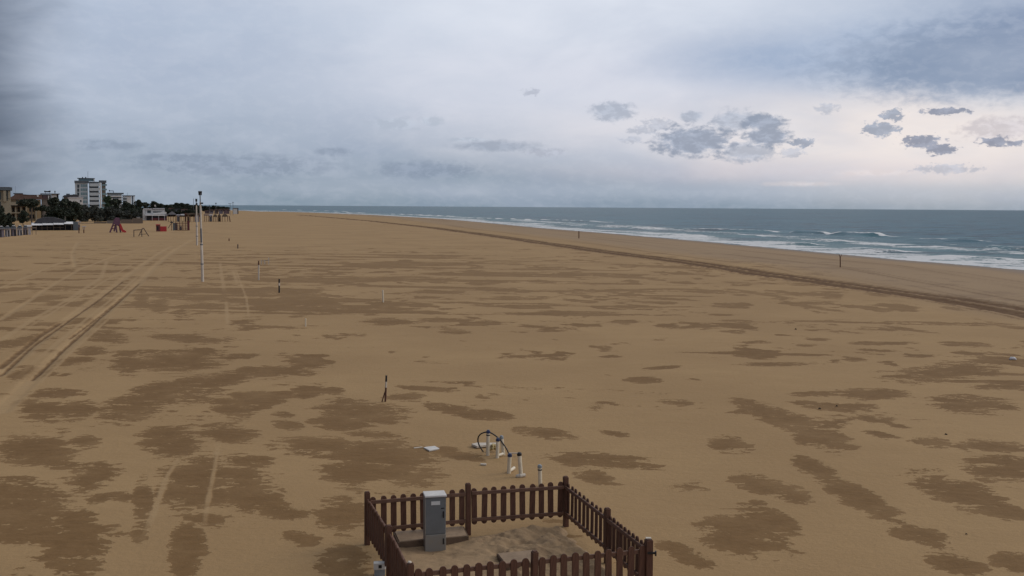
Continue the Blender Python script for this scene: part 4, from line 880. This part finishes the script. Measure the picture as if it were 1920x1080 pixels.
def tree(label, kind, px, top, wpx, Y, m='leaf_dark', v=0, group=None, name=None):
    p = atY(px, 500, Y); p.z = 0; tp_ = atY(px, top, Y); hgt = tp_.z / .97; wd_ = wpx * Y / F / .95
    t = thing(name or {'pine': 'pine_tree', 'shrub': 'shrub', 'round': 'broadleaf_tree'}[kind], label, 'shrub' if kind == 'shrub' else 'tree', p, (v * 1.7) % 6.28, group)
    cm, tm = tree_proto(kind, v, m)
    for nm_, d_ in (('crown', cm), ('trunk', tm)): o = bpy.data.objects.new(nm_, d_); C.objects.link(o); o.parent = t
    t.scale = (wd_, wd_, hgt)
TR = [('low dark shrub at the left picture edge above the cabins', 'shrub', 4, 386, 34, 225, 'leaf_dark', 0), ('dark shrub between the edge shrub and the ochre hotel front', 'shrub', 20, 398, 26, 228, 'leaf_dark', 1),
      ('spreading dark pine before the middle of the ochre hotel', 'pine', 62, 373, 48, 270, 'leaf_dark', 0), ('narrow dark pine right of the spreading one', 'pine', 84, 385, 30, 275, 'leaf_dark', 1), ('dark broadleaf tree under the hotel terrace', 'round', 46, 396, 24, 262, 'leaf_dark', 2),
      ('large dark tree right of the hotel tower block', 'round', 106, 371, 34, 300, 'leaf_dark', 0), ('large dark tree below the white villa', 'round', 126, 372, 36, 305, 'leaf_dark', 1), ('dark tree with a low crown left of the tower foot', 'round', 143, 380, 34, 310, 'leaf_dark', 2), ('dark undergrowth tree behind the bar roof', 'shrub', 104, 388, 44, 280, 'leaf_dark', 2),
      ('dark undergrowth behind the right end of the bar', 'shrub', 134, 390, 40, 285, 'leaf_dark', 0),
      ('grey green tamarisk under the left of the tower', 'shrub', 160, 384, 36, 330, 'leaf_grey', 0), ('grey green tamarisk under the middle of the tower', 'shrub', 180, 383.5, 36, 335, 'leaf_grey', 1), ('grey green tamarisk under the right of the tower', 'shrub', 200, 386, 34, 340, 'leaf_grey', 2), ('grey green tamarisk below the white block', 'shrub', 220, 391, 34, 345, 'leaf_grey', 3), ('grey green tamarisk left of the white kiosk', 'shrub', 240, 394, 32, 350, 'leaf_grey', 0), ('low tamarisk between kiosk and beach house', 'shrub', 257, 395, 26, 355, 'leaf_grey', 1),
      ('green tree leaning against the white block', 'round', 206, 368, 24, 520, 'leaf_green', 0), ('dark tree rising before the white block balconies', 'round', 220, 372, 32, 500, 'leaf_dark', 1), ('dark tree below the lower white block', 'round', 238, 380, 30, 490, 'leaf_dark', 2), ('dark tree at the foot of the lower white block', 'round', 250, 384, 24, 480, 'leaf_dark', 0),
      ('tall dark pine right of the lower white block', 'round', 263, 375.5, 22, 560, 'leaf_dark', 3), ('dark tree above the round tower of the beach house', 'round', 275, 379, 22, 565, 'leaf_dark', 1), ('dark tree behind the white billboard', 'round', 290, 378.5, 24, 660, 'leaf_dark', 2), ('dark tree right of the white billboard', 'round', 303, 382, 22, 575, 'leaf_dark', 0)]
BG = [(12, 388, 420), (32, 392, 400), (52, 394, 400), (72, 390, 420), (92, 386, 420), (112, 384, 420), (150, 386, 420), (170, 388, 430), (190, 390, 430), (210, 386, 440), (228, 388, 450), (246, 390, 450), (262, 388, 470), (150, 392, 360), (268, 392, 420), (314, 391, 480), (326, 391, 480), (338, 392, 480), (350, 392, 480), (362, 393, 480), (374, 394, 480)]
for i, (a, t_, y_) in enumerate(BG): tree('dark bushy undergrowth filling the gaps between the larger trees', 'shrub', a, t_, 34 if a < 300 else 20, y_, 'leaf_dark', i % 4, 'undergrowth bushes behind the beach')
for a in TR: tree(a[0], a[1], a[2], a[3], a[4], a[5], a[6], a[7])
FT = [(314, 384, 20), (324, 383, 20), (333, 381, 20), (343, 381, 20), (352, 382, 18), (361, 384, 18), (369, 384.5, 16), (378, 385, 16), (386, 386.2, 16), (394, 386.5, 16), (402, 386, 16), (411, 386.8, 16), (420, 387.2, 14), (428, 387.8, 14), (320, 386, 20), (338, 387, 20), (356, 388, 20), (372, 388.5, 18)]
for i, (a, t_, w_) in enumerate(FT): tree('dark distant tree in the far treeline beyond the hut row', 'round', a, t_, w_ * 1.15, 760 + (i * 37) % 90 if i < 14 else 560, 'leaf_dark', i % 4, 'trees of the far treeline')
sc.render.engine = 'CYCLES'
sc.view_settings.view_transform = 'Standard'; sc.view_settings.look = 'None'; sc.view_settings.exposure = 0; sc.view_settings.gamma = 1
sc.render.resolution_x = 1024; sc.render.resolution_y = 576
